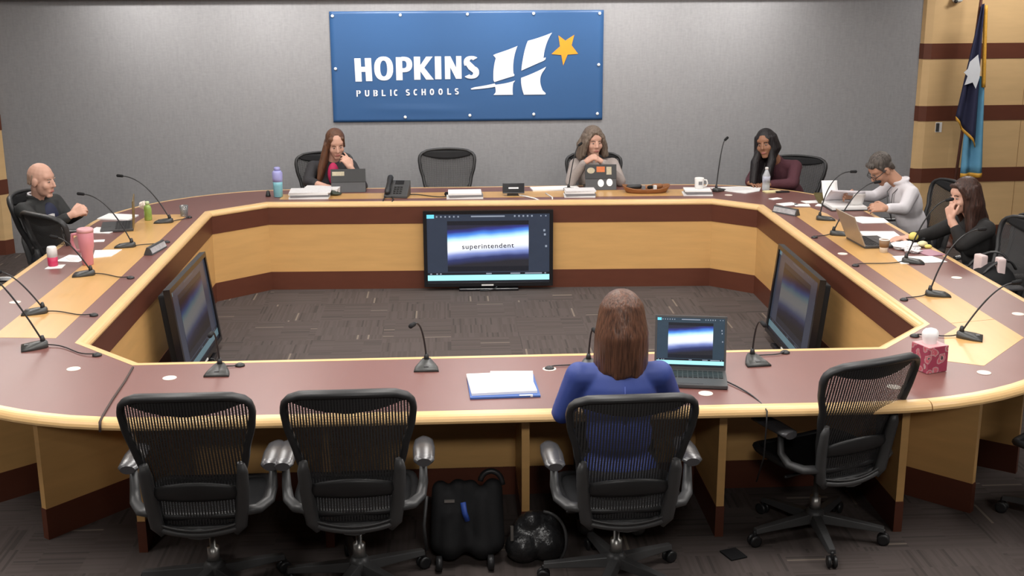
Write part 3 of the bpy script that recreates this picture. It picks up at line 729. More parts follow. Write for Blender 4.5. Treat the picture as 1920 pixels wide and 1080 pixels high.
star = [(1494, 215), (1536, 246), (1590, 212), (1574, 274), (1614, 326), (1550, 330), (1524, 396), (1512, 332), (1452, 326), (1504, 280)]
bart('logo_star', [star], M['banneroj'])
# bold letters of the school name, drawn stroke by stroke
def ring(cx, cy, rx, ry, tx, ty, a0=0, a1=360, n=28, e=2.3):
    f_ = lambda a, X, Y: (cx + X*math.copysign(abs(math.cos(a))**(2/e), math.cos(a)), cy + Y*math.copysign(abs(math.sin(a))**(2/e), math.sin(a)))
    quads = []
    for i in range(n):
        b0 = math.radians(a0+(a1-a0)*i/n); b1 = math.radians(a0+(a1-a0)*(i+1)/n)
        quads.append([f_(b0, rx, ry), f_(b1, rx, ry), f_(b1, rx-tx, ry-ty), f_(b0, rx-tx, ry-ty)])
    return quads
def vb(x0, x1, y0, y1, dx=0): return [[(x0, y0), (x1, y0), (x1+dx, y1), (x0+dx, y1)]]
T0, B0 = 340, 478
name_polys = {'H': vb(266, 304, 343, 482, 3) + vb(328, 366, 342, 480, 4) + vb(300, 334, 394, 424),
  'O': ring(440, 405, 57, 72, 36, 24),
  'P': vb(514, 552, 338, 476) + ring(562, 382, 50, 46, 34, 24, -90, 90, 14) + vb(548, 566, 336, 360) + vb(548, 566, 404, 428),
  'K': vb(622, 660, 336, 474) + [[(654, 396), (696, 336), (735, 336), (684, 402), (740, 474), (694, 474), (654, 414)]],
  'I': vb(748, 786, 335, 472),
  'N': vb(808, 840, 335, 472) + vb(876, 908, 334, 470) + [[(808, 335), (842, 335), (908, 470), (874, 470)]],
  'S': ring(968, 372, 46, 38, 34, 20, 150, 270, 10) + ring(968, 372, 46, 38, 34, 20, 270, 318, 6) + ring(966, 432, 48, 38, 36, 20, -90, 90, 14) + ring(966, 432, 48, 38, 36, 20, 90, 142, 6)
       + [[(925, 372), (952, 360), (985, 392), (1012, 424), (985, 440), (950, 412)]]}
for ch in 'HOPKINS': bart('letter', name_polys[ch], M['bannerw'])
def small_letter(ch, u, v, w=26, h=38, t=8):
    """thin capitals of the second line, stroke by stroke, from their top left corner"""
    x0, x1, y0, y1, ym = u, u+w, v, v+h, v+h*0.5
    arc_ = lambda cy, ry, a0, a1: ring(u+w*0.45, cy, w*0.55, ry, t, t*0.9, a0, a1, 12, 2.2)
    S = {'P': vb(x0, x0+t, y0, y1) + arc_(y0+h*0.28, h*0.28, -90, 90), 'U': vb(x0, x0+t, y0, y1-h*0.3) + vb(x1-t, x1, y0, y1-h*0.3) + ring((x0+x1)/2, y1-h*0.34, w/2, h*0.34, t, t, 0, 180, 12),
      'B': vb(x0, x0+t, y0, y1) + arc_(y0+h*0.27, h*0.27, -90, 90) + arc_(y1-h*0.27, h*0.27, -90, 90), 'L': vb(x0, x0+t, y0, y1) + vb(x0, x1-3, y1-t*0.9, y1),
      'I': vb(x0+w*0.35, x0+w*0.35+t, y0, y1), 'C': ring((x0+x1)/2, ym, w/2, h/2, t, t, 50, 310, 18), 'O': ring((x0+x1)/2, ym, w/2, h/2, t, t),
      'H': vb(x0, x0+t, y0, y1) + vb(x1-t, x1, y0, y1) + vb(x0, x1, ym-t*0.45, ym+t*0.45),
      'S': ring((x0+x1)/2, y0+h*0.28, w*0.46, h*0.28, t, t*0.9, 90, 330, 14) + ring((x0+x1)/2, y1-h*0.28, w*0.48, h*0.28, t, t*0.9, -90, 150, 14)}
    return S[ch]
for ch, u in zip('PUBLICSCHOOLS', (272, 323, 374, 424, 466, 497, 568, 616, 664, 714, 766, 820, 864)):
    bart('small_letter', small_letter(ch, u, 535 - 8*(u-272)/600), M['bannerw'])
for (u, v) in ((146, 92), (548, 89), (948, 86), (1344, 84), (1742, 86), (152, 404), (1740, 392), (562, 700), (955, 693), (1345, 690), (1736, 690)):
    x, z = bpix(u, v)
    build('grommet', MB().lathe([(0.014, 0), (0.014, 0.003), (0.008, 0.005)], (0, 0, 0), 14, T=lambda q: V((x+q.x, BY-0.008-q.z, z+q.y))), M['white'], ban)

# ------------------------------------------------------------------ flags
fl = thing('flag', 'draped navy flag with a white star and gold fringe on a pole', 'flag', (4.95, 11.27, 0))
build('flagpole', MB().tube([(4.820, 11.29, 0.02), (4.938, 11.27, 2.33)], 0.014, 10), M['pole'], fl)
build('finial', MB().lathe([(0.012, 2.33), (0.022, 2.36), (0.016, 2.40), (0.003, 2.47)], (4.938, 11.27, 0), 12), M['gold'], fl)
build('floor_stand', MB().lathe([(0.15, 0.0), (0.15, 0.02), (0.05, 0.05), (0.02, 0.10)], (4.820, 11.29, 0), 20), M['pole'], fl)
def navy(u, v):
    # u down the hoist, v across the folds
    z_l = 2.275 + (1.255-2.275)*u; z_r = 2.285 + (0.985-2.285)*u
    xl = 4.925 + (4.765-4.925)*u; xr = 4.955 + (5.000-4.955)*u
    return V((xl+(xr-xl)*v, 11.225 - (0.010+0.030*u)*math.sin(v*PI*3.2+0.6), z_l+(z_r-z_l)*v))
nv = build('navy_cloth', MB().grid(navy, 24, 20), M['flagnavy'], fl, solid=0.004)
def fringe(u, v):
    p = navy(1.0, v); return p + V((0.004*u, -0.003, -0.035*u))
build('fringe', MB().grid(fringe, 2, 20), M['gold'], fl, solid=0.006)
build('fringe', MB().grid(lambda u, v: V((4.952+0.035*v+0.05*u, 11.235-0.02*math.sin(v*PI), 2.27-0.75*u)), 16, 4), M['gold'], fl, solid=0.006)
st8 = [(4.848, 1.759), (4.919, 1.824), (4.955, 1.685), (4.952, 1.611), (4.926, 1.512), (4.891, 1.57), (4.817, 1.546), (4.838, 1.628), (4.800, 1.662), (4.834, 1.694)]
build('star', MB().prism_t(st8, lambda q: V((q.x, 11.188 + q.y, q.z)), 0.004), M['whitecloth'], fl)
def blue(u, v):
    z = 1.62 + (0.70-1.62)*u; xl = 4.930 - 0.045*min(1, u*1.6); xr = 5.035 + 0.06*u
    return V((xl+(xr-xl)*v, 11.265 - 0.030*math.sin(v*PI*3.0), z))
build('light_blue_cloth', MB().grid(blue, 12, 26), M['flagblue'], fl, solid=0.004)
build('fringe', MB().grid(lambda u, v: blue(1.0, v) + V((0, -0.002, -0.04*u+0.005)), 2, 26), M['gold'], fl, solid=0.006)
sw = thing('wall_switch', 'small grey and white wall plate left of the flag', 'switch', (4.735, 11.515, 1.06))
build('plate', MB().box((4.735, 11.508, 1.115), (0.062, 0.010, 0.095)), M['white'], sw)
build('rocker', MB().box((4.722, 11.500, 1.115), (0.030, 0.010, 0.08)), M['graphite'], sw)
dv = thing('wall_camera', 'small white device with a black eye high above the flag', 'camera', (4.79, 11.5, 2.28))
build('housing', MB().ell((4.80, 11.475, 2.315), (0.05, 0.05, 0.03)), M['white'], dv)
build('lens', MB().ell((4.770, 11.435, 2.300), (0.018, 0.018, 0.018)), M['black'], dv)

# ------------------------------------------------------------------ people
SK1 = mat('fair_skin', (0.62, 0.36, 0.27), 0.5, 0.06, (14, 14, 14), spec=0.35)
SK2 = mat('warm_skin', (0.50, 0.27, 0.18), 0.5, 0.06, (14, 14, 14), spec=0.35)
SK3 = mat('brown_skin', (0.30, 0.145, 0.085), 0.5, 0.08, (14, 14, 14), spec=0.35)
LIP = mat('lip', (0.42, 0.15, 0.13), 0.45); EYEW = mat('eye_white', (0.30, 0.24, 0.21), 0.4); EYED = mat('dark_iris', (0.03, 0.02, 0.015), 0.3)
TROU = mat('dark_trousers', (0.018, 0.019, 0.026), 0.8, 0.15); SHOE = mat('dark_shoe', (0.03, 0.03, 0.032), 0.5)
SHOEG = mat('grey_shoe', (0.13, 0.13, 0.13), 0.6)
def head_frame(yaw, pitch, roll):
    """yaw: direction faced, degrees from +X; pitch: degrees looking down; roll: tilt"""
    a = math.radians(yaw); F = V((math.cos(a), math.sin(a), 0)); Rt = V((math.sin(a), -math.cos(a), 0)); U = V((0, 0, 1))
    p = math.radians(pitch); F2 = F*math.cos(p) - U*math.sin(p); U2 = U*math.cos(p) + F*math.sin(p)
    r = math.radians(roll); R3 = Rt*math.cos(r) + U2*math.sin(r); U3 = -Rt*math.sin(r) + U2*math.cos(r)
    return Matrix((R3, F2, U3)).transposed()
def hand(mb, wr, d, nrm, side, curl, sp=0.0215, thumb=0.6):
    """palm and five jointed fingers; d: wrist to knuckles, nrm: the way the palm looks, side: +1 thumb on d x nrm"""
    d = V(d).normalized(); nrm = V(nrm); nrm = (nrm - d*nrm.dot(d)).normalized(); s = d.cross(nrm)*side; wr = V(wr)
    mb.cap(wr - d*0.02, wr + d*0.02, 0.027, 0.026)
    for q in (-1, -0.33, 0.33, 1): mb.cap(wr + d*0.02 + s*q*0.018, wr + d*0.085 + s*q*0.029, 0.017, 0.0125)
    for i, (L, off) in enumerate(((0.072, 1.5), (0.082, 0.5), (0.077, -0.5), (0.060, -1.5))):
        c = curl[i] if isinstance(curl, (list, tuple)) else curl
        p = wr + d*(0.088 - 0.006*abs(off)) + s*off*sp; an = c*0.45
        for k, f in enumerate((0.45, 0.32, 0.25)):
            q = p + (d*math.cos(an) + nrm*math.sin(an) + s*0.04*off)*L*f
            mb.cap(p, q, 0.0092-0.0008*k, 0.0086-0.0008*k, 10); p = q; an += c*0.75
    b = wr + d*0.03 + s*0.030; m_ = b + (d*0.75 + s*0.65 + nrm*thumb*0.5).normalized()*0.042; e = m_ + (d*0.9 + s*0.1 + nrm*thumb).normalized()*0.032
    mb.cap(b, m_, 0.0135, 0.0105, 10); mb.cap(m_, e, 0.0105, 0.0085, 10)
def person(label, skin, hip, neck, headc, yaw, pitch, roll, arms, top, legs=None, cloth_k=1.0, lean_face=None, female=False, brow=None, sleeve=0.92, voxel=0.0055, cloth_name='jacket', collar=0.0, shoe=None, wid=0.165, hs=1.0, knees=None):
    hip, neck, hc = V(hip), V(neck), V(headc)
    t = thing('person', label, 'person', (hip.x, hip.y, 0))
    H = head_frame(yaw, pitch, roll); P = lambda x, y, z: hc + (H @ V((x, y, z)))*hs
    a = math.radians(lean_face if lean_face is not None else yaw); Fd = V((math.cos(a), math.sin(a), 0)); Rd = V((math.sin(a), -math.cos(a), 0))
    Tz = (neck-hip).normalized(); Rb = Rd; Fb = Tz.cross(Rb) * 1.0; Fb = Rb.cross(Tz)*-1.0 if Fb.dot(Fd) < 0 else Fb
    BR = Matrix((Rb, Fb, Tz)).transposed()
    bd = MB()
    # head with brow, cheeks, nose, jaw, ears
    bd.ell(P(0, -0.012, 0.028), (0.074*hs, 0.094*hs, 0.090*hs), H); bd.ell(P(0, 0.027, -0.028), (0.063*hs, 0.064*hs, 0.088*hs), H); bd.ell(P(0, 0.038, -0.078), (0.046*hs, 0.046*hs, 0.032*hs), H)
    bd.cap(P(-0.012, 0.068, -0.102), P(0.012, 0.068, -0.102), 0.016*hs); bd.ell(P(0, 0.050, 0.036), (0.058*hs, 0.031*hs, 0.034*hs), H)
    bd.cap(P(0, 0.084, 0.012), P(0, 0.104, -0.026), 0.009*hs, 0.012*hs); bd.cap(P(-0.012, 0.088, -0.030), P(0.012, 0.088, -0.030), 0.0095*hs)
    for s in (-1, 1):
        bd.ell(P(s*0.038, 0.058, -0.028), (0.026*hs, 0.024*hs, 0.028*hs), H); bd.ell(P(s*0.074, -0.008, -0.012), (0.010*hs, 0.022*hs, 0.032*hs), H)
    bd.cap(P(-0.018, 0.078, -0.066), P(0.018, 0.078, -0.066), 0.011*hs)
    bd.cap(neck - Tz*0.03, P(0, -0.02, -0.055), 0.054, 0.055)
    W = wid
    sh = {1: neck + Rb*W - Tz*0.055, -1: neck - Rb*W - Tz*0.055}
    tk = MB()
    def torso(mb, g):
        mb.ell(hip + Tz*0.02, (0.165+g, 0.125+g, 0.12+g), BR); mb.ell(hip + Tz*0.20, (0.135+g, 0.105+g, 0.17), BR)
        ch = hip + (neck-hip)*0.70; mb.ell(ch, (W*0.92+g, 0.108+g, 0.17+g*0.5), BR)
        mb.cap(sh[1] - Tz*0.005, sh[-1] - Tz*0.005, 0.052+g); mb.cap(neck - Tz*0.05, neck - Tz*0.015, 0.07+g*0.6, 0.055+g*0.6)
        if female:
            for s in (-1, 1): mb.ell(hip + (neck-hip)*0.62 + Rb*s*0.07 + Fb*0.075, (0.066+g, 0.056+g, 0.064+g), BR)
    torso(bd, -0.012); torso(tk, 0.010)
    for s, (el, wr, hd, hn, curl) in arms.items():
        el, wr = V(el), V(wr)
        bd.cap(sh[s], el, 0.046, 0.038); bd.cap(el, wr, 0.038, 0.027)
        hand(bd, wr, hd, hn, 1 if s == 1 else -1, curl)
        tk.cap(sh[s], el, 0.062, 0.050); e2 = el + (wr-el)*sleeve; tk.cap(el, e2, 0.050, 0.040 if sleeve > 0.5 else 0.048)
    kn = knees or [hip + Fd*0.42 + Rd*s*0.11 + V((0, 0, 0.02)) for s in (-1, 1)]
    lg = MB(); shoes = []
    for s, k in zip((-1, 1), kn):
        k = V(k); hj = hip + Rd*s*0.09; an = V((k.x, k.y, 0.09)) - Fd*0.02
        bd.cap(hj, k, 0.075, 0.052); bd.cap(k, an, 0.050, 0.036); bd.cap(an - V((0, 0, 0.03)), an + Fd*0.12 - V((0, 0, 0.05)), 0.035, 0.028)
        lg.cap(hj, k, 0.095, 0.066); lg.cap(k, an + V((0, 0, 0.02)), 0.064, 0.052)
        sm = MB(); sm.cap(an - V((0, 0, 0.045)) - Fd*0.02, an + Fd*0.15 - V((0, 0, 0.052)), 0.042, 0.036); shoes.append(sm)
    lg.ell(hip, (0.19, 0.15, 0.12), BR)
    body = blob('body', bd, skin, t, voxel=voxel, smooth=5)
    blob('trousers', lg, TROU, t, voxel=0.012, smooth=4)
    for sm in shoes: blob('shoe', sm, shoe or SHOE, t, voxel=0.010, smooth=3)
    if collar: tk.tube([neck + (Rb*math.cos(q)*0.066 + Fb*math.sin(q)*0.064) + Tz*(0.012 + collar*0.5) for q in [2*PI*i/16 for i in range(16)]], collar, 8, closed=True)
    cl = blob(cloth_name, tk, top, t, voxel=0.009, smooth=4)
    for s in (-1, 1):
        ey = build('eye', MB().ell(P(s*0.029, 0.0770, 0.004), (0.0120*hs, 0.0066*hs, 0.0045*hs), H, 12, 8), EYEW, t)
        build('iris', MB().ell(P(s*0.029, 0.0815, 0.0030), (0.0062*hs, 0.003*hs, 0.0042*hs), H, 10, 6), EYED, ey)
        if brow: build('eyebrow', MB().tube([P(s*0.014, 0.0855, 0.022), P(s*0.030, 0.0845, 0.027), P(s*0.046, 0.075, 0.021)], 0.0035*hs, 6), brow, t)
    build('lips', MB().ell(P(0, 0.0885, -0.066), (0.021*hs, 0.006*hs, 0.0075*hs), H, 14, 8), LIP, t)
    return t, P, H, (Rb, Fb, Tz, sh), cl

HB = hair_mat('long_brown_hair', (0.085, 0.040, 0.022), (0.13, 0.055, 0.028))
HG = hair_mat('greying_brown_hair', (0.115, 0.080, 0.058), (0.17, 0.13, 0.10), 0.5)
HK = hair_mat('black_hair', (0.012, 0.009, 0.010), None, 0.4)
HD = hair_mat('dark_brown_hair', (0.035, 0.018, 0.014), (0.055, 0.025, 0.018))
HS = hair_mat('short_dark_grey_hair', (0.055, 0.045, 0.040), (0.10, 0.085, 0.075), 0.55)
HR = hair_mat('auburn_hair', (0.075, 0.036, 0.024), (0.105, 0.046, 0.027), 0.38)
HF = hair_mat('cropped_fair_hair', (0.36, 0.25, 0.18), None, 0.6)
BLZ = mat('black_blazer_cloth', (0.026, 0.024, 0.027), 0.8, 0.12, (40, 40, 40), bump=0.15)
JKT = mat('black_jacket_cloth', (0.020, 0.021, 0.021), 0.75, 0.12, (30, 30, 30), bump=0.15)
NVY = mat('navy_vest_cloth', (0.018, 0.022, 0.055), 0.75, 0.12)
CARD = mat('taupe_knit', (0.33, 0.285, 0.265), 0.9, 0.10, (90, 90, 90), bump=0.3)
MAR = mat('maroon_knit', (0.075, 0.020, 0.030), 0.85, 0.12, (60, 60, 60), bump=0.2)
SHIRT = mat('white_shirt_cloth', (0.66, 0.63, 0.66), 0.75, 0.04, (9, 9, 9), bump=0.35)
BLK = mat('black_sweater_knit', (0.017, 0.016, 0.016), 0.9, 0.12, (60, 60, 60))
BLUE = mat('royal_blue_blouse', (0.030, 0.055, 0.24), 0.6, 0.10, (5, 5, 5), bump=0.25)
PINK = mat('raspberry_top', (0.50, 0.02, 0.10), 0.7, 0.08)

# woman with long hair at the far desk
t, P, H, B, cl = person('woman in black blazer and pink top, hand to her mouth, behind a tablet', SK1, (-1.06, 10.86, 0.46), (-1.03, 10.80, 0.965), (-0.985, 10.72, 1.125), -74, 22, -3,
    {-1: ((-0.760, 10.66, 0.755), (-0.845, 10.585, 0.925), (-0.45, 0.05, 0.75), (-0.5, 0.6, -0.1), [0.25, 0.7, 1.1, 1.2]),
     1: ((-1.235, 10.66, 0.80), (-1.06, 10.52, 0.775), (0.9, -0.35, 0), (0, 0, -1), 0.4)}, BLZ, lean_face=-80, female=True, brow=HB, sleeve=0.35, cloth_name='blazer')
hb = MB(); hb.ell(P(0, -0.030, 0.040), (0.087, 0.096, 0.092), H)
hb.cap(P(0.056, 0.048, 0.072), P(0.080, 0.026, -0.02), 0.020, 0.022); hb.cap(P(-0.056, 0.044, 0.070), P(-0.074, 0.006, -0.03), 0.016, 0.012)
for k in range(7):
    q = k/6; b0 = P(0.088-0.03*q, 0.02-0.10*q, -0.01)
    hb.cap(b0, V((-1.115+0.03*q, 10.67+0.13*q, 0.92)), 0.030, 0.034); hb.cap(V((-1.115+0.03*q, 10.67+0.13*q, 0.92)), V((-1.14+0.05*q, 10.66+0.14*q, 0.815)), 0.034, 0.020)
for k in range(4): hb.cap(P(0.03-0.02*k, -0.085, 0.0), V((-1.07+0.03*k, 10.87, 0.93)), 0.035, 0.03)
blob('hair', hb, HB, t, 0.007, 5)
vb_ = MB(); c0 = V((-1.01, 10.655, 0.885)); vb_.ell(c0 + V((0, 0.015, -0.02)), (0.052, 0.05, 0.105), Matrix.Rotation(0.1, 3, 'X'))
blob('pink_top', vb_, PINK, t, 0.008, 2)

# woman in the grey cardigan
t, P, H, B, cl = person('woman in taupe cardigan with hands clasped under her chin, behind the stickered tablet', SK1, (1.32, 10.88, 0.46), (1.31, 10.80, 0.955), (1.295, 10.74, 1.118), -76, 8, 0,
    {-1: ((1.520, 10.59, 0.785), (1.350, 10.535, 0.962), (-0.75, -0.15, 0.55), (-0.5, 0.3, -0.6), [1.3, 1.4, 1.5, 1.5]),
     1: ((1.080, 10.59, 0.785), (1.195, 10.525, 0.962), (0.75, -0.15, 0.55), (0.5, 0.3, -0.6), [1.3, 1.4, 1.5, 1.5])}, CARD, lean_face=-90, female=True, brow=HG, sleeve=0.93, cloth_name='cardigan')
hb = MB(); hb.ell(P(0, -0.030, 0.048), (0.092, 0.098, 0.092), H)
random.seed(3)
for k in range(26):
    an = math.radians(-215 + 250*k/25); cx, cy = math.cos(an), math.sin(an)
    if cy > 0.45: continue
    top_ = P(cx*0.078, -0.02 + cy*0.08, 0.05); mid = P(cx*(0.112+random.uniform(-.012, .012)), -0.02 + cy*0.11, -0.045+random.uniform(-.02, .02)); lo = P(cx*(0.118+random.uniform(-.02, .014)), -0.012 + cy*0.105, -0.125+random.uniform(-.02, .02))
    hb.cap(top_, mid, 0.026, 0.028); hb.cap(mid, lo, 0.028, 0.024)
hb.cap(P(0.025, 0.058, 0.092), P(0.078, 0.046, 0.020), 0.016, 0.018); hb.cap(P(0.005, 0.056, 0.094), P(-0.068, 0.044, 0.04), 0.014, 0.014)
hb.cap(P(0.080, 0.050, 0.010), P(0.098, 0.030, -0.10), 0.022, 0.026); hb.cap(P(-0.074, 0.045, 0.02), P(-0.092, 0.020, -0.10), 0.016, 0.022)
for k in range(90):
    an = math.radians(random.uniform(-205, 25)); q = random.random(); rr = 0.098 + 0.026*q
    if math.sin(an) > 0.40: continue
    p0 = P(math.cos(an)*rr, -0.015 + math.sin(an)*rr*0.95, 0.05-0.15*q); p1 = P(math.cos(an)*(rr+0.010)+random.uniform(-.012, .012), -0.012 + math.sin(an)*(rr+0.008), 0.005-0.16*q)
    hb.cap(p0, p1, 0.011, 0.007, 8)
blob('hair', hb, HG, t, 0.005, 1)

# woman in maroon
t, P, H, B, cl = person('woman in maroon top with long black hair, leaning toward the water bottle', SK3, (3.16, 10.78, 0.46), (2.93, 10.66, 0.945), (2.800, 10.56, 1.108), -122, 6, -10,
    {-1: ((3.02, 10.42, 0.77), (2.84, 10.44, 0.765), (-1, 0.0, 0), (0, 0, -1), 0.4),
     1: ((2.70, 10.62, 0.775), (2.66, 10.52, 0.77), (0.3, -0.9, 0), (0, 0, -1), 0.4)}, MAR, lean_face=-125, female=True, brow=HK, sleeve=0.95, cloth_name='knit_top', wid=0.158)
hb = MB(); hb.ell(P(0, -0.026, 0.038), (0.088, 0.100, 0.096), H)
for s in (-1, 1):
    for k in range(6):
        an = math.radians(62 - 26*k); b0 = P(s*0.070*math.cos(an)+s*0.008, -0.026 + 0.098*math.sin(an)*0.75, 0.055); b1 = P(s*(0.074*math.cos(an)+0.020), -0.03 + 0.095*math.sin(an)*0.7, -0.055)
        if s == 1: m_, e_ = V((2.700+0.030*k, 10.50+0.035*k, 0.95)), V((2.680+0.030*k, 10.455+0.02*k, 0.775))
        else: m_, e_ = V((2.845+0.010*k, 10.49+0.050*k, 0.965)), V((2.795+0.015*k, 10.455+0.035*k, 0.82))
        hb.cap(b0, b1, 0.024, 0.030); hb.cap(b1, m_, 0.032, 0.040); hb.cap(m_, e_, 0.042, 0.038)
blob('hair', hb, HK, t, 0.008, 8)

# man in the white shirt
t, P, H, B, cl = person('man in white shirt and glasses bent over an open binder', SK2, (3.76, 9.36, 0.45), (3.60, 9.40, 0.945), (3.435, 9.42, 1.055), 188, 44, 6,
    {1: ((3.48, 9.64, 0.79), (3.28, 9.54, 0.82), (-0.8, -0.3, 0.1), (0.1, -0.8, -0.3), 0.8),
     -1: ((3.535, 9.12, 0.785), (3.385, 9.09, 0.800), (-0.95, 0.25, 0.05), (0.15, 0.6, -0.5), 0.8)}, SHIRT, lean_face=180, brow=HS, sleeve=0.85, cloth_name='shirt', collar=0.014, wid=0.185, hs=1.03)
hb = MB(); hb.ell(P(0, -0.026, 0.046), (0.083, 0.096, 0.088), H); hb.cap(P(-0.03, 0.052, 0.085), P(0.03, 0.052, 0.085), 0.022)
for s in (-1, 1): hb.cap(P(s*0.068, 0.02, 0.05), P(s*0.074, 0.012, 0.0), 0.013, 0.009); hb.cap(P(s*0.055, -0.06, 0.0), P(s*0.045, -0.07, -0.045), 0.026, 0.016)
blob('hair', hb, HS, t, 0.006, 3)
g = MB()
for s in (-1, 1):
    g.tube([P(s*0.032 + 0.026*math.cos(q), 0.098, 0.0 + 0.020*math.sin(q)) for q in [2*PI*i/18 for i in range(18)]], 0.0026, 6, closed=True)
    g.tube([P(s*0.058, 0.097, 0.006), P(s*0.078, 0.06, 0.010), P(s*0.083, -0.005, 0.008)], 0.0036, 6)
g.tube([P(-0.008, 0.100, 0.003), P(0.008, 0.100, 0.003)], 0.0025, 6)
build('glasses', g, M['black'], t)
lan = MB(); Rb, Fb, Tz, sh = B
nk = V((3.60, 9.40, 0.945))
for s in (-1, 1):
    lan.tube([nk + Rb*s*0.066 + Fb*0.02, nk + Rb*s*0.060 + Fb*0.105 - Tz*0.05, nk + Rb*s*0.035 + Fb*0.140 - Tz*0.15, nk + Fb*0.150 - Tz*0.26], 0.005, 6, flat=(1, 0.5))
build('lanyard', lan, M['graphite'], t)

# woman in black on the right
t, P, H, B, cl = person('woman in black with long dark hair, chin on her fist, on the right', SK1, (3.72, 8.06, 0.46), (3.62, 8.05, 0.935), (3.515, 8.02, 1.088), 196, 10, 0,
    {-1: ((3.475, 7.86, 0.785), (3.410, 7.935, 0.935), (-0.10, 0.35, 0.9), (0.75, 0.3, 0.1), [1.3, 1.5, 1.6, 1.6]),
     1: ((3.40, 8.23, 0.78), (3.22, 8.17, 0.765), (-1, -0.1, 0), (0, 0, -1), 0.5)}, BLK, lean_face=182, female=True, brow=HD, sleeve=0.62, cloth_name='sweater')
hb = MB(); hb.ell(P(0, -0.030, 0.040), (0.086, 0.096, 0.092), H)
hb.cap(P(-0.052, 0.058, 0.070), P(-0.078, 0.030, 0.005), 0.020, 0.018); hb.cap(P(-0.02, 0.066, 0.088), P(0.04, 0.060, 0.080), 0.016, 0.016)
for s in (-1, 1):
    for k in range(7):
        an = math.radians(50 - 23*k); b0 = P(s*(0.070*math.cos(an)+0.006), -0.028 + 0.094*math.sin(an)*0.8, 0.055); b1 = P(s*(0.072*math.cos(an)+0.018), -0.032 + 0.094*math.sin(an)*0.8, -0.06)
        q = k/6
        if s == -1: m_, e_ = V((3.545+0.13*q, 7.945+0.09*q, 0.93)), V((3.54+0.16*q, 7.915+0.09*q, 0.80))
        else: m_, e_ = V((3.575+0.10*q, 8.12-0.06*q, 0.92)), V((3.60+0.10*q, 8.12-0.06*q, 0.84))
        hb.cap(b0, b1, 0.022, 0.028); hb.cap(b1, m_, 0.030, 0.036); hb.cap(m_, e_, 0.038, 0.026)
blob('hair', hb, HD, t, 0.008, 6)

# bald man on the left
t, P, H, B, cl = person('bald man in a black jacket with hands clasped, on the left', SK1, (-3.08, 9.30, 0.45), (-3.10, 9.23, 0.935), (-3.035, 9.155, 1.092), -16, 9, 0,
    {1: ((-2.98, 8.93, 0.755), (-2.790, 8.985, 0.855), (0.80, 0.25, 0.35), (-0.1, 0.8, -0.5), [1.2, 1.3, 1.3, 1.4]),
     -1: ((-2.93, 9.38, 0.755), (-2.755, 9.14, 0.845), (0.45, -0.75, 0.40), (-0.6, -0.3, -0.3), [1.0, 1.1, 1.1, 1.2])}, JKT, lean_face=-20, brow=HF, sleeve=0.80, cloth_name='jacket', collar=0.020, wid=0.185, hs=1.06)
hb = MB()
for k in range(9):
    an = math.radians(190 + 160*k/8); hb.cap(P(0.068*math.cos(an), -0.015 + 0.082*math.sin(an), 0.035), P(0.064*math.cos(an), -0.015 + 0.078*math.sin(an), -0.035), 0.010, 0.009)
blob('cropped_hair', hb, HF, t, 0.006, 3)
Rb, Fb, Tz, sh = B; nk = V((-3.10, 9.23, 0.935))
build('collar', MB().tube([nk + (Rb*math.cos(q)*0.062 + Fb*math.sin(q)*0.066) + Tz*(0.034 - 0.01*math.sin(q)) for q in [2*PI*i/16 for i in range(16)]], 0.008, 8, closed=True), SHIRT, t)
ve = MB(); ve.ell(nk - Tz*0.15 + Fb*0.085, (0.085, 0.045, 0.13), Matrix((Rb, Fb, Tz)).transposed())
blob('vest_front', ve, NVY, t, 0.009, 2)
build('chest_patch', MB().box(nk - Tz*0.115 + Fb*0.135 + Rb*0.05, (0.05, 0.02, 0.022), math.radians(-20)-PI/2), M['white'], t)

# woman in blue with her back to us
t, P, H, B, cl = person('woman in royal blue blouse with brown hair seen from behind', SK1, (0.715, 4.86, 0.46), (0.715, 4.91, 0.965), (0.722, 4.935, 1.150), 92, 8, 0,
    {-1: ((0.475, 4.93, 0.735), (0.575, 5.155, 0.765), (0.2, 0.95, 0), (0, 0, -1), 0.3),
     1: ((0.955, 4.96, 0.765), (0.930, 5.205, 0.770), (0.05, 1, 0), (0, 0, -1), 0.3)}, BLUE, lean_face=90, female=True, brow=HR, sleeve=0.9, cloth_name='blouse', shoe=SHOEG, wid=0.172,
    knees=[(0.62, 5.28, 0.49), (0.86, 5.26, 0.49)])
hb = MB(); hb.ell(P(0, -0.022, 0.040), (0.092, 0.104, 0.094), H)
for k in range(13):
    an = math.radians(180 + 180*k/12); cx, cy = math.cos(an), math.sin(an)
    a_ = P(cx*0.066, -0.016+cy*0.078, 0.055); m_ = P(cx*0.088, -0.014+cy*0.092, -0.07); e_ = V((0.722+cx*0.097, 4.935+cy*0.10-0.012, 0.955 - 0.02*abs(math.sin(an)) + 0.01*math.sin(k*2.1)))
    hb.cap(a_, m_, 0.030, 0.030); hb.cap(m_, e_, 0.030, 0.022)
for s in (-1, 1): hb.cap(P(s*0.05, 0.05, 0.07), P(s*0.088, 0.02, -0.06), 0.02, 0.024)
blob('hair', hb, HR, t, 0.007, 8)
build('back_pleat', MB().tube([(0.722, 4.778, 0.90), (0.722, 4.757, 0.84), (0.722, 4.752, 0.74)], 0.003, 6), BLUE, t)

# ------------------------------------------------------------------ things on the desks
def sheet(poly, z, h, name, label, cat, m=None, group=None):
    """a sheet or a thin pile of paper with the given outline"""
    t = build(name, MB().prism(poly, z, z+h), m or M['paper']); return tag(t, label, cat, group)
def rect(c, sx, sy, deg):
    a = math.radians(deg); return [(c[0] + x*math.cos(a) - y*math.sin(a), c[1] + x*math.sin(a) + y*math.cos(a)) for x, y in ((-sx/2, -sy/2), (sx/2, -sy/2), (sx/2, sy/2), (-sx/2, sy/2))]
Z = ZT + 0.0007
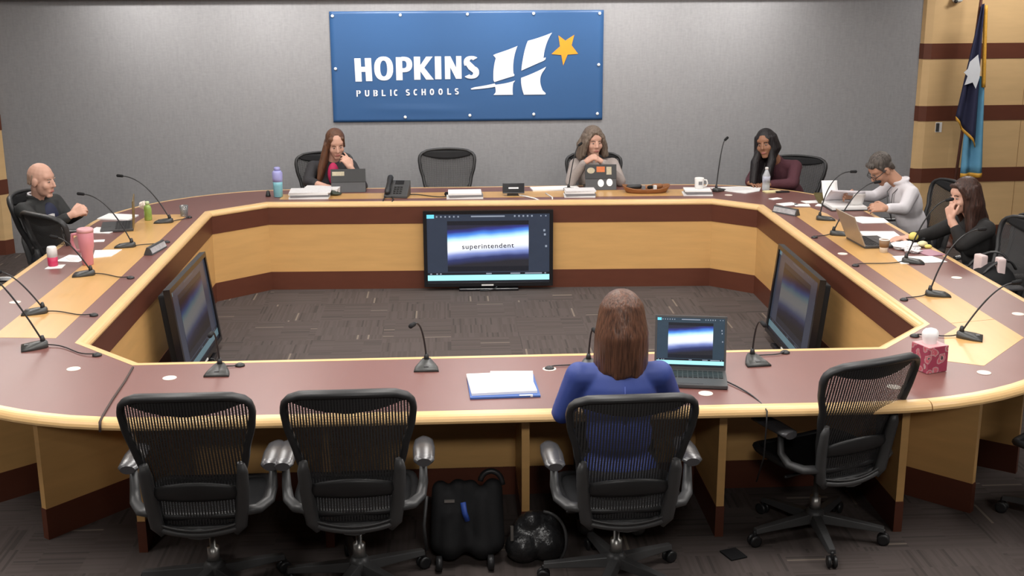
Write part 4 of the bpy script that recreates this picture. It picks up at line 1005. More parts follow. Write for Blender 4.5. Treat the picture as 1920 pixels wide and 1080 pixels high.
# --- foreground desk
pf = thing('paper_folder', 'stack of white papers on a blue folder on the foreground desk', 'papers', (0.23, 5.27, Z))
build('folder', MB().prism(rect((0.232, 5.262), 0.315, 0.30, 2), Z, Z+0.008), mat('blue_folder_card', (0.06, 0.13, 0.38), 0.6), pf)
build('page_stack', MB().prism(rect((0.225, 5.278), 0.295, 0.275, 4), Z+0.008, Z+0.020), M['paper'], pf)
build('top_sheet', MB().prism(rect((0.275, 5.31), 0.20, 0.235, -3), Z+0.020, Z+0.022), M['paper2'], pf)
build('clip', MB().box((0.33, 5.122, Z+0.006), (0.06, 0.012, 0.008)), M['white'], pf)

def laptop(name, label, loc, rz, w, d, h, tilt, lid_m, base_m, uis=None, extra=None):
    t = thing(name, label, 'laptop', loc); t.rotation_euler = (0, 0, math.radians(rz))
    b = lambda n, mb, m, p=t, **k: build(n, mb, m, p, world=False, **k)
    bs = b('keyboard_base', MB().box((0, 0, 0.010), (w, d, 0.018)), base_m, bevel=0.004)
    km = MB()
    for r_ in range(5):
        for c_ in range(13): km.box((-w*0.42 + w*0.84*c_/12, -d*0.02 + d*0.36*r_/4, 0.0205), (w*0.055, d*0.070, 0.003))
    b('keys', km, M['black'], bs)
    b('touchpad', MB().box((0, -d*0.31, 0.0195), (w*0.34, d*0.24, 0.001)), M['graphite'], bs)
    Rl = Matrix.Rotation(-math.radians(tilt), 3, 'X'); o = V((0, d/2-0.006, 0.018)); T = lambda q: o + Rl @ q
    mb = MB().box((0, 0.004, h/2), (w, 0.008, h)); mb.v = [T(q) for q in mb.v]
    ld = b('lid', mb, lid_m, bevel=0.002)
    sc = screen_mesh(w*0.94, h*0.90, -0.0012, h*0.06, 0) if uis else MB().box((0, -0.001, h*0.52), (w*0.94, 0.001, h*0.88))
    sc.v = [T(q) for q in sc.v]; b('screen', sc, uis or M['bezel'], ld)
    return t
E_slL = slide_mat('laptop_slide_picture', 1.1); E_uiL = emis('laptop_interface', (0.030, 0.055, 0.080), 1.0)
laptop('laptop', 'open dark laptop with a lit screen beside the woman in blue', (1.105, 5.30, Z), -10, 0.335, 0.23, 0.255, 10, M['graphite'], M['graphite'], [E_uiL, E_bar, E_cy, E_gr, E_dk, E_slL])
lc = build('laptop_cable', MB().tube(bez((1.258, 5.27, ZT+0.008), (1.32, 5.16, ZT+0.005), (1.36, 5.03, ZT+0.006), (1.365, 4.905, ZT-0.01), 14) + [V((1.362, 4.895, 0.66)), V((1.36, 4.90, 0.52)), V((1.36, 5.0, 0.36))], 0.0035, 8), M['black'])
tag(lc, 'thin dark cable running from the open laptop over the desk edge', 'cable')
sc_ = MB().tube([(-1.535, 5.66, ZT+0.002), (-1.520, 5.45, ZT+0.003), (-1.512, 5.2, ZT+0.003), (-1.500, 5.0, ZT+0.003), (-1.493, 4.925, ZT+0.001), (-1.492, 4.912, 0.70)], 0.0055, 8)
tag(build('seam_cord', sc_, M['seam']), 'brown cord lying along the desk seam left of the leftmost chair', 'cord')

tb = thing('tissue_box', 'cube tissue box with red floral print on the near right corner desk', 'tissue box', (2.268, 5.392, Z))
def floral():
    m, nt, b = _mat('red_floral_print'); N = nt.nodes.new; L = nt.links.new
    tc = N('ShaderNodeTexCoord'); vo = N('ShaderNodeTexVoronoi'); vo.inputs['Scale'].default_value = 26; L(tc.outputs['Object'], vo.inputs['Vector'])
    nz = N('ShaderNodeTexNoise'); nz.inputs['Scale'].default_value = 24; L(tc.outputs['Object'], nz.inputs['Vector'])
    ad = N('ShaderNodeMath'); ad.operation = 'ADD'; L(vo.outputs['Distance'], ad.inputs[0]); L(nz.outputs[0], ad.inputs[1])
    cr = N('ShaderNodeValToRGB'); e = cr.color_ramp.elements; cr.color_ramp.interpolation = 'LINEAR'
    e[0].position = 0.42; e[0].color = (0.07, 0.02, 0.035, 1); e[1].position = 1.12; e[1].color = (0.30, 0.04, 0.08, 1)
    for p_, c_ in ((0.56, (0.06, 0.03, 0.04, 1)), (0.64, (0.50, 0.40, 0.38, 1)), (0.74, (0.46, 0.06, 0.10, 1)), (0.88, (0.50, 0.16, 0.19, 1)), (0.97, (0.40, 0.36, 0.34, 1))):
        q = e.new(p_); q.color = c_
    L(ad.outputs[0], cr.inputs[0]); L(cr.outputs[0], b.inputs['Base Color']); b.inputs['Roughness'].default_value = 0.45
    return m
build('carton', MB().box((2.268, 5.392, Z+0.064), (0.118, 0.118, 0.127), math.radians(20)), floral(), tb, bevel=0.002)
build('carton_top', MB().box((2.268, 5.392, Z+0.1282), (0.113, 0.113, 0.0012), math.radians(20)), mat('pink_carton_top', (0.60, 0.33, 0.34), 0.5, 0.2, (40, 40, 40)), tb)
tm = MB()
def tis(u, v):
    a = 2*PI*v; rr = 0.036*(1 + 0.10*math.sin(5*a+1)*(0.2+u*0.6))*(0.80 + 0.32*math.sin(u*PI*0.62))*math.sqrt(max(0.0, 1-(max(0, u-0.45)/0.55)**2.4))
    return V((2.266 + rr*math.cos(a), 5.395 + rr*0.85*math.sin(a), Z + 0.124 + 0.082*u + 0.004*math.sin(3*a+0.5)*u*(1-u)))
tm.grid(tis, 10, 40); k0 = len(tm.v); tm.add([tis(1.0, k/40) for k in range(40)], [tuple(range(40))])
build('tissue', tm, M['paper'], tb)

# --- far desk
wb = thing('water_bottle', 'lavender and teal insulated bottle at the left end of the far desk', 'bottle', (-1.445, 10.27, Z))
LAV = mat('lavender_enamel', (0.36, 0.36, 0.68), 0.4, 0.05); TEAL = mat('teal_enamel', (0.22, 0.50, 0.58), 0.4, 0.05)
build('lower_body', MB().lathe([(0.034, 0), (0.038, 0.004), (0.040, 0.10), (0.041, 0.13)], (-1.445, 10.27, Z), 24), TEAL, wb)
build('upper_body', MB().lathe([(0.041, 0.13), (0.043, 0.16), (0.044, 0.205), (0.034, 0.222), (0.026, 0.225)], (-1.445, 10.27, Z), 24), LAV, wb)
build('cap', MB().lathe([(0.026, 0.225), (0.027, 0.248), (0.020, 0.254)], (-1.445, 10.27, Z), 20), LAV, wb)
tag(build('cable_end', MB().lathe([(0.022, 0), (0.020, 0.012), (0.012, 0.045), (0.008, 0.05)], (-1.535, 10.30, Z), 12), M['black']), 'small black plug standing left of the lavender bottle', 'plug')
def nameplate(c, deg, label, L=0.23):
    t = thing('nameplate', label, 'nameplate', (c[0], c[1], Z), 'nameplates'); a = math.radians(deg)
    mb = MB().prism_t([(-0.03, 0), (0.03, 0), (0.008, 0.052), (-0.008, 0.052)], lambda q: V((c[0] + q.x*(-math.sin(a)) + (q.y+L/2)*math.cos(a), c[1] + q.x*math.cos(a) + (q.y+L/2)*math.sin(a), Z + q.z)), L)
    build('holder', mb, M['graphite'], t)
    for s in (-1, 1):
        n = V((-math.sin(a), math.cos(a), 0))*s; cc = V((c[0], c[1], Z+0.027)) + n*0.0205; dx = V((math.cos(a), math.sin(a), 0)); up = (V((0, 0, 0.052)) - n*0.022).normalized()
        q = [cc + dx*x*L*0.47 + up*z*0.019 + n*0.0012 for x, z in ((-1, -1), (1, -1), (1, 1), (-1, 1))]
        build('name_strip', MB().add(q, [(0, 1, 2, 3)]), mat('silver_name_strip', (0.36, 0.35, 0.36), 0.45, 0.45, (34, 34, 34)), t)
    return t
def paper_stack(c, sx, sy, deg, label, bands, group='paper piles on the far desk'):
    t = thing('paper_stack', label, 'papers', (c[0], c[1], Z), group); z = Z
    for i, (h, m, kx) in enumerate(bands):
        build('booklet', MB().prism(rect((c[0]+0.006*(i % 2), c[1]), sx*kx, sy, deg + 3*(i % 2)), z, z+h), m, t); z += h
    return t
paper_stack((-1.175, 10.25), 0.33, 0.24, -1, 'thick pile of white papers right of the lavender bottle', [(0.016, M['paper'], 1.0), (0.018, M['greyband'], 0.98), (0.016, M['paper'], 1.0), (0.006, M['paper2'], 1.05)])
sheet(rect((-1.09, 10.42), 0.30, 0.20, -6), Z, 0.05, 'paper_stack', 'white papers behind the thick pile, reaching toward the tablet', 'papers', M['paper2'], 'paper piles on the far desk')
km_ = MB().ell((-0.995, 10.32, Z+0.022), (0.055, 0.035, 0.022)).ell((-0.96, 10.30, Z+0.015), (0.05, 0.03, 0.014))
tag(build('computer_mouse', km_, mat('dark_green_plastic', (0.03, 0.04, 0.025), 0.4)), 'dark lumpy mouse between the papers and the tablet', 'mouse')
def tablet(label, c, w, deg, h0, h1, stickers):
    t = thing('tablet', label, 'tablet', (c[0], c[1], Z)); t.rotation_euler = (0, 0, math.radians(deg))
    b = lambda n, mb, m, p=t, **k: build(n, mb, m, p, world=False, **k)
    # stands on its folded cover, its back toward the well (local -y)
    b('keyboard_cover', MB().box((0, 0.13, 0.006), (w, 0.20, 0.011)), M['black'])
    R1 = Matrix.Rotation(math.radians(-24), 3, 'X'); mb = MB().box((0, 0, h0/2), (w*0.98, 0.006, h0)); mb.v = [R1 @ q for q in mb.v]
    b('stand_flap', mb, mat('charcoal_cover', (0.062, 0.062, 0.066), 0.6))
    top_y = math.sin(math.radians(24))*h0; R2 = Matrix.Rotation(math.radians(-14), 3, 'X'); o = V((0, top_y-0.008, h0*0.88))
    mb = MB().box((0, 0.004, h1/2), (w, 0.009, h1)); mb.v = [o + R2 @ q for q in mb.v]
    sl = b('slate', mb, M['black'], bevel=0.002)
    for (x, z, sx, sz, m, rd, fl_) in stickers:
        base, RR, off = (o, R2, -0.0012) if fl_ else (V((0, 0, 0)), R1, -0.0042)
        mb = MB()
        if rd: mb.add([base + RR @ V((x + sx*math.cos(q), off, z + sz*math.sin(q))) for q in [2*PI*i/24 for i in range(24)]], [tuple(range(24))])
        else: mb.add([base + RR @ V((x+a*sx, off, z+c_*sz)) for a, c_ in ((-1, -1), (1, -1), (1, 1), (-1, 1))], [(0, 1, 2, 3)])
        b('sticker', mb, m, sl)
    return t
BEI = mat('beige_sticker', (0.50, 0.45, 0.32), 0.6, 0.35, (70, 70, 70)); ORA = mat('orange_sticker', (0.62, 0.17, 0.05), 0.6, 0.3, (40, 40, 60))
tablet('dark tablet with one beige sticker in front of the woman with the pink top', (-0.865, 10.44), 0.30, 3, 0.095, 0.115, [(-0.085, 0.075, 0.052, 0.018, BEI, False, True)])
tablet('dark tablet with round stickers in front of the woman in the taupe cardigan', (1.325, 10.40), 0.275, -2, 0.105, 0.125,
       [(-0.085, 0.072, 0.034, 0.026, BEI, True, True), (0.0, 0.082, 0.036, 0.024, ORA, False, True), (0.072, 0.070, 0.022, 0.034, BEI, False, True), (0.0, 0.060, 0.027, 0.034, M['paper'], True, False), (0.076, 0.066, 0.027, 0.034, M['paper'], True, False)])
ph = thing('desk_phone', 'black desk telephone with handset on the far desk', 'telephone', (-0.435, 10.22, Z))
a_ = math.radians(-8)
def phT(q): q = V(q); c, s = math.cos(a_), math.sin(a_); return V((-0.435 + q.x*c - q.y*s, 10.22 + q.x*s + q.y*c, Z + q.z))
pm = MB(); pm.add([phT(q) for q in ((-0.10, -0.10, 0), (0.10, -0.10, 0), (0.10, 0.09, 0), (-0.10, 0.09, 0), (-0.10, -0.10, 0.022), (0.10, -0.10, 0.022), (0.10, 0.09, 0.125), (-0.10, 0.09, 0.125))],
    [(0, 3, 2, 1), (4, 5, 6, 7), (0, 1, 5, 4), (2, 3, 7, 6), (1, 2, 6, 5), (0, 4, 7, 3)])
build('body', pm, M['graphite'], ph, bevel=0.006)
sl_ = lambda x, y: V((x, y, 0.022 + (y+0.10)/0.19*0.103))
hs_ = MB().cap(phT(sl_(-0.072, -0.07) + V((0, 0, 0.022))), phT(sl_(-0.072, 0.075) + V((0, 0, 0.030))), 0.020, 0.020)
hs_.cap(phT(sl_(-0.072, -0.075) + V((0, 0, 0.014))), phT(sl_(-0.072, -0.045) + V((0, 0, 0.016))), 0.026); hs_.cap(phT(sl_(-0.072, 0.055) + V((0, 0, 0.020))), phT(sl_(-0.072, 0.085) + V((0, 0, 0.022))), 0.026)
build('handset', hs_, M['black'], ph)
d4 = MB().add([phT(sl_(x, y) + V((0, -0.001, 0.0025))) for x, y in ((-0.025, 0.035), (0.05, 0.035), (0.05, 0.08), (-0.025, 0.08))], [(0, 1, 2, 3)]); build('display', d4, M['bezel'], ph)
kb = MB()
for i in range(4):
    for j in range(3): kb.box(phT(sl_(-0.015+0.026*j, -0.07+0.024*i) + V((0, 0, 0.003))), (0.018, 0.014, 0.006), a_)
build('keypad', kb, M['black'], ph)
pc = MB().tube([phT((-0.09, -0.10, 0.015)), V((-0.545, 10.02, ZT+0.006)), V((-0.548, 9.974, ZT-0.01)), V((-0.548, 9.966, 0.64)), V((-0.52, 9.962, 0.585)), V((-0.478, 9.962, 0.60)), V((-0.470, 9.966, 0.68)), V((-0.470, 9.976, ZT+0.001)), V((-0.462, 10.04, ZT+0.006)), phT((-0.03, -0.10, 0.012))], 0.0055, 8)
build('cord', pc, M['black'], ph)
tag(build('phone_cable', MB().tube(bez((-0.33, 10.27, ZT+0.006), (-0.22, 10.30, ZT+0.005), (-0.15, 10.10, ZT+0.005), (-0.01, 10.15, ZT+0.006)), 0.004, 6), M['black']), 'black cable lying between the telephone and the right-hand papers', 'cable')
paper_stack((0.135, 10.14), 0.30, 0.20, 0, 'flat pile of grey-banded booklets right of the telephone', [(0.014, M['paper'], 1.02), (0.020, M['greyband'], 0.95), (0.014, M['paper'], 0.93)])
rk = MB().cap((-0.02, 10.20, Z+0.018), (0.04, 10.20, Z+0.018), 0.018, 0.014); tag(build('dark_pouch', rk, M['blackm']), 'small dark pouch touching the grey-banded booklets', 'pouch')
sm_ = MB().ell((0.235, 10.27, Z+0.012), (0.05, 0.035, 0.012)); tag(build('glasses_case', sm_, M['greyband']), 'small grey case behind the grey-banded booklets', 'case')
dd = thing('touch_panel', 'small black tilted touch panel with a white cable on the far desk', 'touch panel', (0.545, 10.19, Z))
mb = MB().box((0, 0, 0.0), (0.185, 0.012, 0.095)); Rp = Matrix.Rotation(math.radians(-3), 3, 'Z') @ Matrix.Rotation(math.radians(-36), 3, 'X'); mb.v = [V((0.550, 10.18, Z+0.062)) + Rp @ q for q in mb.v]
build('panel', mb, M['bezel'], dd, bevel=0.004)
mb = MB().box((0, -0.0068, 0.0), (0.085, 0.001, 0.014)); mb.v = [V((0.550, 10.18, Z+0.062)) + Rp @ q for q in mb.v]; build('reflection_strip', mb, M['paper2'], dd); bpy.data.objects['reflection_strip'].name = 'painted_reflection'  # pale strip painted on as a reflection in the panel
build('stand', MB().prism_t([(-0.05, 0), (0.05, 0), (0.03, 0.06), (-0.03, 0.06)], lambda q: V((0.545+q.x, 10.20-q.y-0.03, Z+q.z)), 0.05), M['black'], dd)
build('cable', MB().tube([(0.60, 10.14, ZT+0.008), (0.66, 10.08, ZT+0.008), (0.72, 10.00, ZT+0.006), (0.775, 9.955, ZT-0.012), (0.83, 9.945, ZT-0.035), (0.865, 9.955, ZT-0.015), (0.868, 10.03, ZT+0.008), (0.85, 10.14, ZT+0.005), (0.83, 10.24, ZT+0.006)], 0.006, 8), M['white'], dd)
sheet(rect((0.93, 10.475), 0.42, 0.16, 6), Z, 0.012, 'paper_sheets', 'flat white sheets left of the stickered tablet', 'papers', M['paper'], 'paper piles on the far desk')
paper_stack((1.105, 10.12), 0.26, 0.16, -2, 'grey-banded booklets under the microphone before the woman in taupe', [(0.012, M['paper'], 1.0), (0.020, M['greyband'], 0.96), (0.014, M['paper'], 0.96), (0.012, M['paper2'], 0.98)])
tr = thing('leather_tray', 'shallow brown leather tray holding small things on the far desk', 'tray', (1.70, 10.28, Z))
def tray(u, v):
    a = 2*PI*v; e = 2.6; cx = math.copysign(abs(math.cos(a))**(2/e), math.cos(a)); sy = math.copysign(abs(math.sin(a))**(2/e), math.sin(a)); k = 0.84+0.16*u
    return V((1.70 + 0.205*k*cx, 10.28 + 0.115*k*sy, Z + 0.004 + (0.034 + 0.026*abs(cx)**3)*u))
mb = MB().grid(tray, 4, 40); mb.add([tray(0, k/40) for k in range(40)], [tuple(range(40))])
build('tray_bowl', mb, M['leather'], tr, solid=0.006)
for (x, y, z, r0, L, m, nm, lb, ct) in ((1.60, 10.30, 0.040, 0.020, 0.10, M['black'], 'stapler', 'black stapler lying in the leather tray', 'stapler'), (1.80, 10.30, 0.044, 0.022, 0.06, M['leather'], 'wallet', 'brown wallet at the right end of the leather tray', 'wallet'),
        (1.735, 10.27, 0.040, 0.016, 0.02, M['blackm'], 'key_fob', 'black key fob in the middle of the leather tray', 'key fob')):
    tag(build(nm, MB().cap((x-L/2, y, Z+z), (x+L/2, y+0.01, Z+z), r0), m), lb, ct)
for (x, lb) in ((1.675, 'pale small box left of the key fob in the leather tray'), (1.775, 'pale small box right of the key fob in the leather tray')):
    tag(build('small_box', MB().box((x, 10.262, Z+0.036), (0.026, 0.03, 0.044), 0.2), M['greyband'] if x < 1.7 else M['white'], bevel=0.003), lb, 'box')
paper_stack((2.115, 10.125), 0.235, 0.17, -5, 'grey-banded booklets under the white mug', [(0.012, M['paper'], 1.05), (0.022, M['greyband'], 0.93), (0.012, M['paper'], 0.95)])
mg = thing('mug', 'white mug standing on grey-banded booklets', 'mug', (2.135, 10.15, Z+0.046))
MZ = Z+0.0465
build('cup', MB().lathe([(0.033, 0), (0.037, 0.004), (0.040, 0.09), (0.037, 0.092), (0.034, 0.02), (0.0, 0.015)], (2.135, 10.15, MZ), 24), M['white'], mg)
build('handle', MB().tube([(2.172, 10.145, MZ+0.075), (2.196, 10.142, MZ+0.072), (2.204, 10.141, MZ+0.046), (2.194, 10.142, MZ+0.022), (2.171, 10.145, MZ+0.018)], 0.006, 8), M['white'], mg)
build('print', MB().grid(lambda u, v: V((2.135 + 0.0405*math.cos(-1.9+v*0.8), 10.15 + 0.0405*math.sin(-1.9+v*0.8), MZ+0.035+0.03*u)), 2, 8), M['greyband'], mg)
sheet([(2.28, 10.42), (2.40, 10.24), (2.53, 10.12), (2.68, 10.23), (2.735, 10.40), (2.56, 10.46)], Z, 0.006, 'paper_sheets', 'spread white papers between the mug and the water bottle', 'papers', M['paper'], 'paper piles on the far desk')
sheet(rect((2.50, 10.33), 0.22, 0.16, 20), Z+0.006, 0.002, 'printed_sheet', 'printed sheet lying on the spread papers', 'papers', M['paper2'])
bt = thing('plastic_water_bottle', 'clear plastic water bottle before the woman in maroon', 'bottle', (2.745, 10.27, Z))
build('bottle_body', MB().lathe([(0.030, 0), (0.033, 0.006), (0.032, 0.05), (0.030, 0.055), (0.033, 0.06), (0.033, 0.13), (0.016, 0.172), (0.013, 0.176), (0.013, 0.185)], (2.745, 10.27, Z), 24), mat('clear_bottle_plastic', (0.72, 0.74, 0.78), 0.15, 0.05, trans=0.45), bt)
build('label_band', MB().lathe([(0.0335, 0.075), (0.0335, 0.125)], (2.745, 10.27, Z), 24), mat('pale_label', (0.45, 0.46, 0.55), 0.5, 0.5, (45, 45, 45)), bt)
build('cap', MB().lathe([(0.015, 0.185), (0.015, 0.200), (0.010, 0.203)], (2.745, 10.27, Z), 18), M['white'], bt)
sheet(rect((2.78, 10.185), 0.15, 0.075, 12), Z, 0.010, 'sticky_notepad', 'small pale yellow notepad at the foot of the water bottle', 'notepad', mat('pale_yellow_paper', (0.80, 0.70, 0.38), 0.7))
sheet(rect((2.86, 10.16), 0.12, 0.03, 8), Z, 0.012, 'pen_case', 'thin dark case right of the yellow notepad', 'case', M['black'])

# --- right desk
nameplate((2.635, 9.225), -55, 'grey nameplate on the inner strip of the right desk')
for i, (c, sx, sy, d, m, lb) in enumerate((((2.755, 9.61), 0.15, 0.11, 20, M['paper'], 'small white card just beyond the right-hand nameplate'), ((2.86, 9.56), 0.12, 0.10, -10, M['paper'], 'second small white card, right of the first beyond the nameplate'),
        ((2.99, 9.70), 0.17, 0.10, 10, M['paper2'], 'printed slip near the far end of the right desk'), ((2.72, 9.86), 0.10, 0.06, 30, M['cream'], 'pale slip on the far right corner desk'), ((3.0, 9.55), 0.05, 0.10, -30, M['cream'], 'narrow pale slip left of the open binder'))):
    sheet(rect(c, sx, sy, d), Z, 0.004, 'paper_slip', lb, 'paper')
bn = thing('open_binder', 'dark binder held open with curled white pages', 'binder', (3.18, 9.45, Z))
mb = MB()
mb.grid(lambda u, v: V((3.02 + 0.30*u, 9.62 + 0.16*v*1.2 - 0.02, Z + 0.004 + 0.055*v*v)), 4, 8)
build('cover', mb, mat('olive_binder_cover', (0.10, 0.075, 0.02), 0.5), bn, solid=0.006)
build('back_cover', MB().prism([(3.02, 9.30), (3.33, 9.30), (3.33, 9.62), (3.02, 9.62)], Z, Z+0.006), M['black'], bn)
build('page_block', MB().prism([(3.035, 9.32), (3.315, 9.32), (3.315, 9.61), (3.035, 9.61)], Z+0.006, Z+0.026), M['paper'], bn)
build('lifted_page', MB().grid(lambda u, v: V((3.045 + 0.27*u, 9.59 - 0.20*math.sin(v*1.75), Z + 0.028 + 0.125*math.sin(v*2.1) - 0.02*u*v)), 6, 12), mat('grey_white_page', (0.66, 0.62, 0.66), 0.7), bn, solid=0.001)
build('lifted_page', MB().grid(lambda u, v: V((3.05 + 0.13*u, 9.605 + 0.10*math.sin(v*1.2), Z + 0.028 + 0.15*v)), 4, 8), M['paper'], bn, solid=0.001)
build('lifted_page', MB().grid(lambda u, v: V((3.20 + 0.10*u, 9.40 - 0.07*v, Z + 0.03 + 0.10*v)), 4, 8), M['paper'], bn, solid=0.001)
sheet([(3.05, 9.02), (3.10, 8.80), (3.31, 8.81), (3.325, 8.98), (3.18, 9.06)], Z, 0.004, 'paper_sheets', 'white papers nearest the elbow of the man in the white shirt', 'papers')
laptop('laptop', 'silver-brown laptop seen from behind on the right desk', (2.935, 8.13, Z), 94, 0.33, 0.23, 0.225, 24, M['silver'], M['graphite'])
sheet([(2.975, 8.50), (2.955, 8.36), (3.10, 8.14), (3.20, 8.19), (3.225, 8.48)], Z+0.0, 0.008, 'paper_sheets', 'white papers beyond the silver-brown laptop', 'papers')
cu = thing('paper_cup', 'small paper cup with a brown sleeve on the right desk', 'cup', (2.925, 7.85, Z))
build('cup_body', MB().lathe([(0.026, 0), (0.036, 0.092), (0.034, 0.092), (0.025, 0.006), (0, 0.006)], (2.925, 7.85, Z), 22), M['white'], cu)
build('sleeve', MB().lathe([(0.0302, 0.036), (0.0362, 0.086)], (2.925, 7.85, Z), 22), mat('brown_cup_sleeve', (0.25, 0.15, 0.08), 0.6, 0.15), cu)
YEL = mat('yellow_peel', (0.78, 0.62, 0.16), 0.5, 0.1)
bo = thing('black_bowl', 'low dark bowl holding the yellow fruit on the right desk', 'bowl', (3.245, 8.14, Z))
build('bowl_wall', MB().lathe([(0.04, 0), (0.07, 0.028), (0.072, 0.032), (0.066, 0.03), (0.038, 0.006), (0, 0.006)], (3.245, 8.14, Z), 20), M['blackm'], bo)
tag(build('lemon', MB().ell((3.235, 8.135, Z+0.042), (0.034, 0.032, 0.032)), YEL), 'yellow fruit in the low dark bowl', 'fruit')
tag(build('apple_piece', MB().ell((3.245, 7.99, Z+0.022), (0.036, 0.026, 0.021)), mat('pale_yellow_flesh', (0.78, 0.70, 0.42), 0.5)), 'pale yellow piece of food right of the fruit bowl', 'food')
tag(build('apple_piece', MB().ell((3.262, 7.93, Z+0.016), (0.026, 0.022, 0.015)), YEL), 'smaller yellow piece of food nearest the pink folder', 'food')
random.seed(5)
def crumple(c, rx, ry, rz, seed):
    rnd = random.Random(seed); mb = MB(); n, m = 18, 9; pts = {}
    mb.ell(c, (rx, ry, rz), None, n, m)
    for i in range(len(mb.v)):
        k = 1 + rnd.uniform(-0.28, 0.22); mb.v[i] = V(c) + (mb.v[i]-V(c))*k; mb.v[i].z = max(Z, mb.v[i].z)
    mb.sm = [False]*len(mb.sm); return mb
tag(build('crumpled_napkin', crumple((3.115, 7.955, Z+0.018), 0.095, 0.075, 0.028, 2), M['paper']), 'crumpled white napkin on the right desk', 'napkin')
tag(build('crumpled_wrapper', crumple((3.12, 7.835, Z+0.014), 0.06, 0.05, 0.02, 4), M['paper2']), 'crumpled grey-white wrapper nearer than the napkin', 'wrapper')
sheet(rect((3.22, 7.80), 0.13, 0.17, 15), Z, 0.006, 'pink_folder', 'small mauve folder at the outer edge of the right desk', 'folder', mat('mauve_card', (0.42, 0.22, 0.28), 0.6))
sheet([(2.935, 7.70), (2.915, 7.50), (3.235, 7.535), (3.20, 7.70)], Z, 0.004, 'paper_sheets', 'white papers behind the microphone pointing at the seated woman', 'papers')
sheet([(2.93, 7.71), (2.97, 7.56), (3.05, 7.60), (3.03, 7.72)], Z+0.004, 0.002, 'printed_sheet', 'grey printed sheet on the inner end of those nearest papers', 'papers', M['paper2'])
bp = thing('backpack', 'dark backpack with pale pink papers sticking out, on the right chair', 'backpack', (3.50, 7.50, 0.45))
pk = MB().ell((3.52, 7.48, 0.60), (0.15, 0.16, 0.15)).ell((3.52, 7.48, 0.52), (0.15, 0.18, 0.08)); blob('bag_body', pk, M['blackm'], bp, 0.012, 3)
build('carry_strap', MB().tube(bez((3.39, 7.58, 0.69), (3.46, 7.56, 0.82), (3.60, 7.54, 0.84), (3.63, 7.50, 0.74)), 0.012, 8, flat=(1.4, 0.6)), M['chairfr'], bp)
build('carry_strap', MB().tube(bez((3.42, 7.42, 0.68), (3.50, 7.40, 0.79), (3.58, 7.40, 0.82), (3.63, 7.40, 0.72)), 0.012, 8, flat=(1.4, 0.6)), M['chairfr'], bp)
for (x, y, d) in ((3.445, 7.51, 12), (3.53, 7.41, -8)):
    tag(build('paper_roll', MB().box((x, y, 0.735), (0.05, 0.085, 0.12), math.radians(d)), mat('pale_pink_paper', (0.70, 0.56, 0.55), 0.7), bevel=0.012), 'pale pink bundle in the backpack, ' + ('left one' if y > 7.5 else 'right one'), 'bundle', 'pink bundles in the backpack')

# --- left desk
sheet([(-2.715, 9.37), (-2.46, 9.30), (-2.43, 9.50), (-2.68, 9.58)], Z, 0.010, 'paper_sheets', 'white papers behind the brown laptop on the left desk', 'papers')
laptop('laptop', 'brown-backed laptop seen edge-on on the left desk', (-2.475, 9.05, Z), -78, 0.33, 0.235, 0.205, 3, mat('olive_brown_shell', (0.17, 0.115, 0.04), 0.4, 0.1), M['graphite'])
gb = thing('green_bottle', 'small green drink bottle beyond the brown-backed laptop', 'bottle', (-2.315, 9.33, Z))
build('bottle_body', MB().lathe([(0.026, 0), (0.029, 0.005), (0.029, 0.09), (0.024, 0.11), (0.012, 0.122)], (-2.315, 9.33, Z), 18), mat('green_drink', (0.36, 0.52, 0.12), 0.25, 0.35, (30, 30, 30), trans=0.2), gb)
build('cap', MB().lathe([(0.015, 0.122), (0.016, 0.142), (0.012, 0.146)], (-2.315, 9.33, Z), 16), mat('pale_green_cap', (0.62, 0.74, 0.45), 0.4), gb)
tag(build('tissue_wad', crumple((-2.365, 9.42, Z+0.10), 0.035, 0.03, 0.03, 9), M['cream']), 'pale crumpled wad behind the green bottle', 'tissue'); 
tag(build('clear_tumbler', MB().lathe([(0.028, 0), (0.033, 0.085), (0.031, 0.085), (0.027, 0.005), (0, 0.005)], (-2.07, 9.47, Z), 18), M['glass']), 'small clear tumbler at the far inner corner of the left desk', 'tumbler')
sheet([(-2.655, 8.86), (-2.485, 8.83), (-2.44, 8.99), (-2.635, 9.06)], Z, 0.006, 'paper_sheets', 'white papers before the clasped hands of the bald man', 'papers')
tm_ = thing('tumbler', 'tall pink tumbler with a handle on the left desk', 'tumbler', (-2.362, 7.86, Z))
TP = mat('pink_enamel', (0.62, 0.24, 0.28), 0.4, 0.05)
build('cup_body', MB().lathe([(0.033, 0), (0.036, 0.004), (0.038, 0.09), (0.047, 0.12), (0.051, 0.215), (0.049, 0.218)], (-2.362, 7.86, Z), 26), TP, tm_)
build('lid', MB().lathe([(0.052, 0.216), (0.053, 0.236), (0.044, 0.242)], (-2.362, 7.86, Z), 26), mat('pale_pink_lid', (0.66, 0.34, 0.36), 0.4, 0.05), tm_)
build('handle', MB().tube([(-2.410, 7.88, Z+0.20), (-2.455, 7.89, Z+0.195), (-2.462, 7.89, Z+0.15), (-2.445, 7.89, Z+0.09), (-2.405, 7.88, Z+0.085)], 0.011, 8), TP, tm_)
sheet(rect((-2.50, 8.58), 0.10, 0.07, 10), Z, 0.003, 'paper_slip', 'small white slip just beyond the pink tumbler', 'paper')
sheet([(-2.60, 7.955), (-2.44, 7.92), (-2.42, 8.08), (-2.565, 8.14)], Z, 0.004, 'paper_sheets', 'white papers left of the pink tumbler', 'papers')
sheet([(-2.38, 8.03), (-2.27, 8.08), (-2.25, 8.28), (-2.43, 8.27)], Z, 0.004, 'paper_sheets', 'white papers right of the pink tumbler', 'papers')
sheet(rect((-2.50, 8.01), 0.07, 0.10, 30), Z+0.004, 0.002, 'paper_slip', 'grey slip lying on the papers left of the pink tumbler', 'paper', M['paper2'])
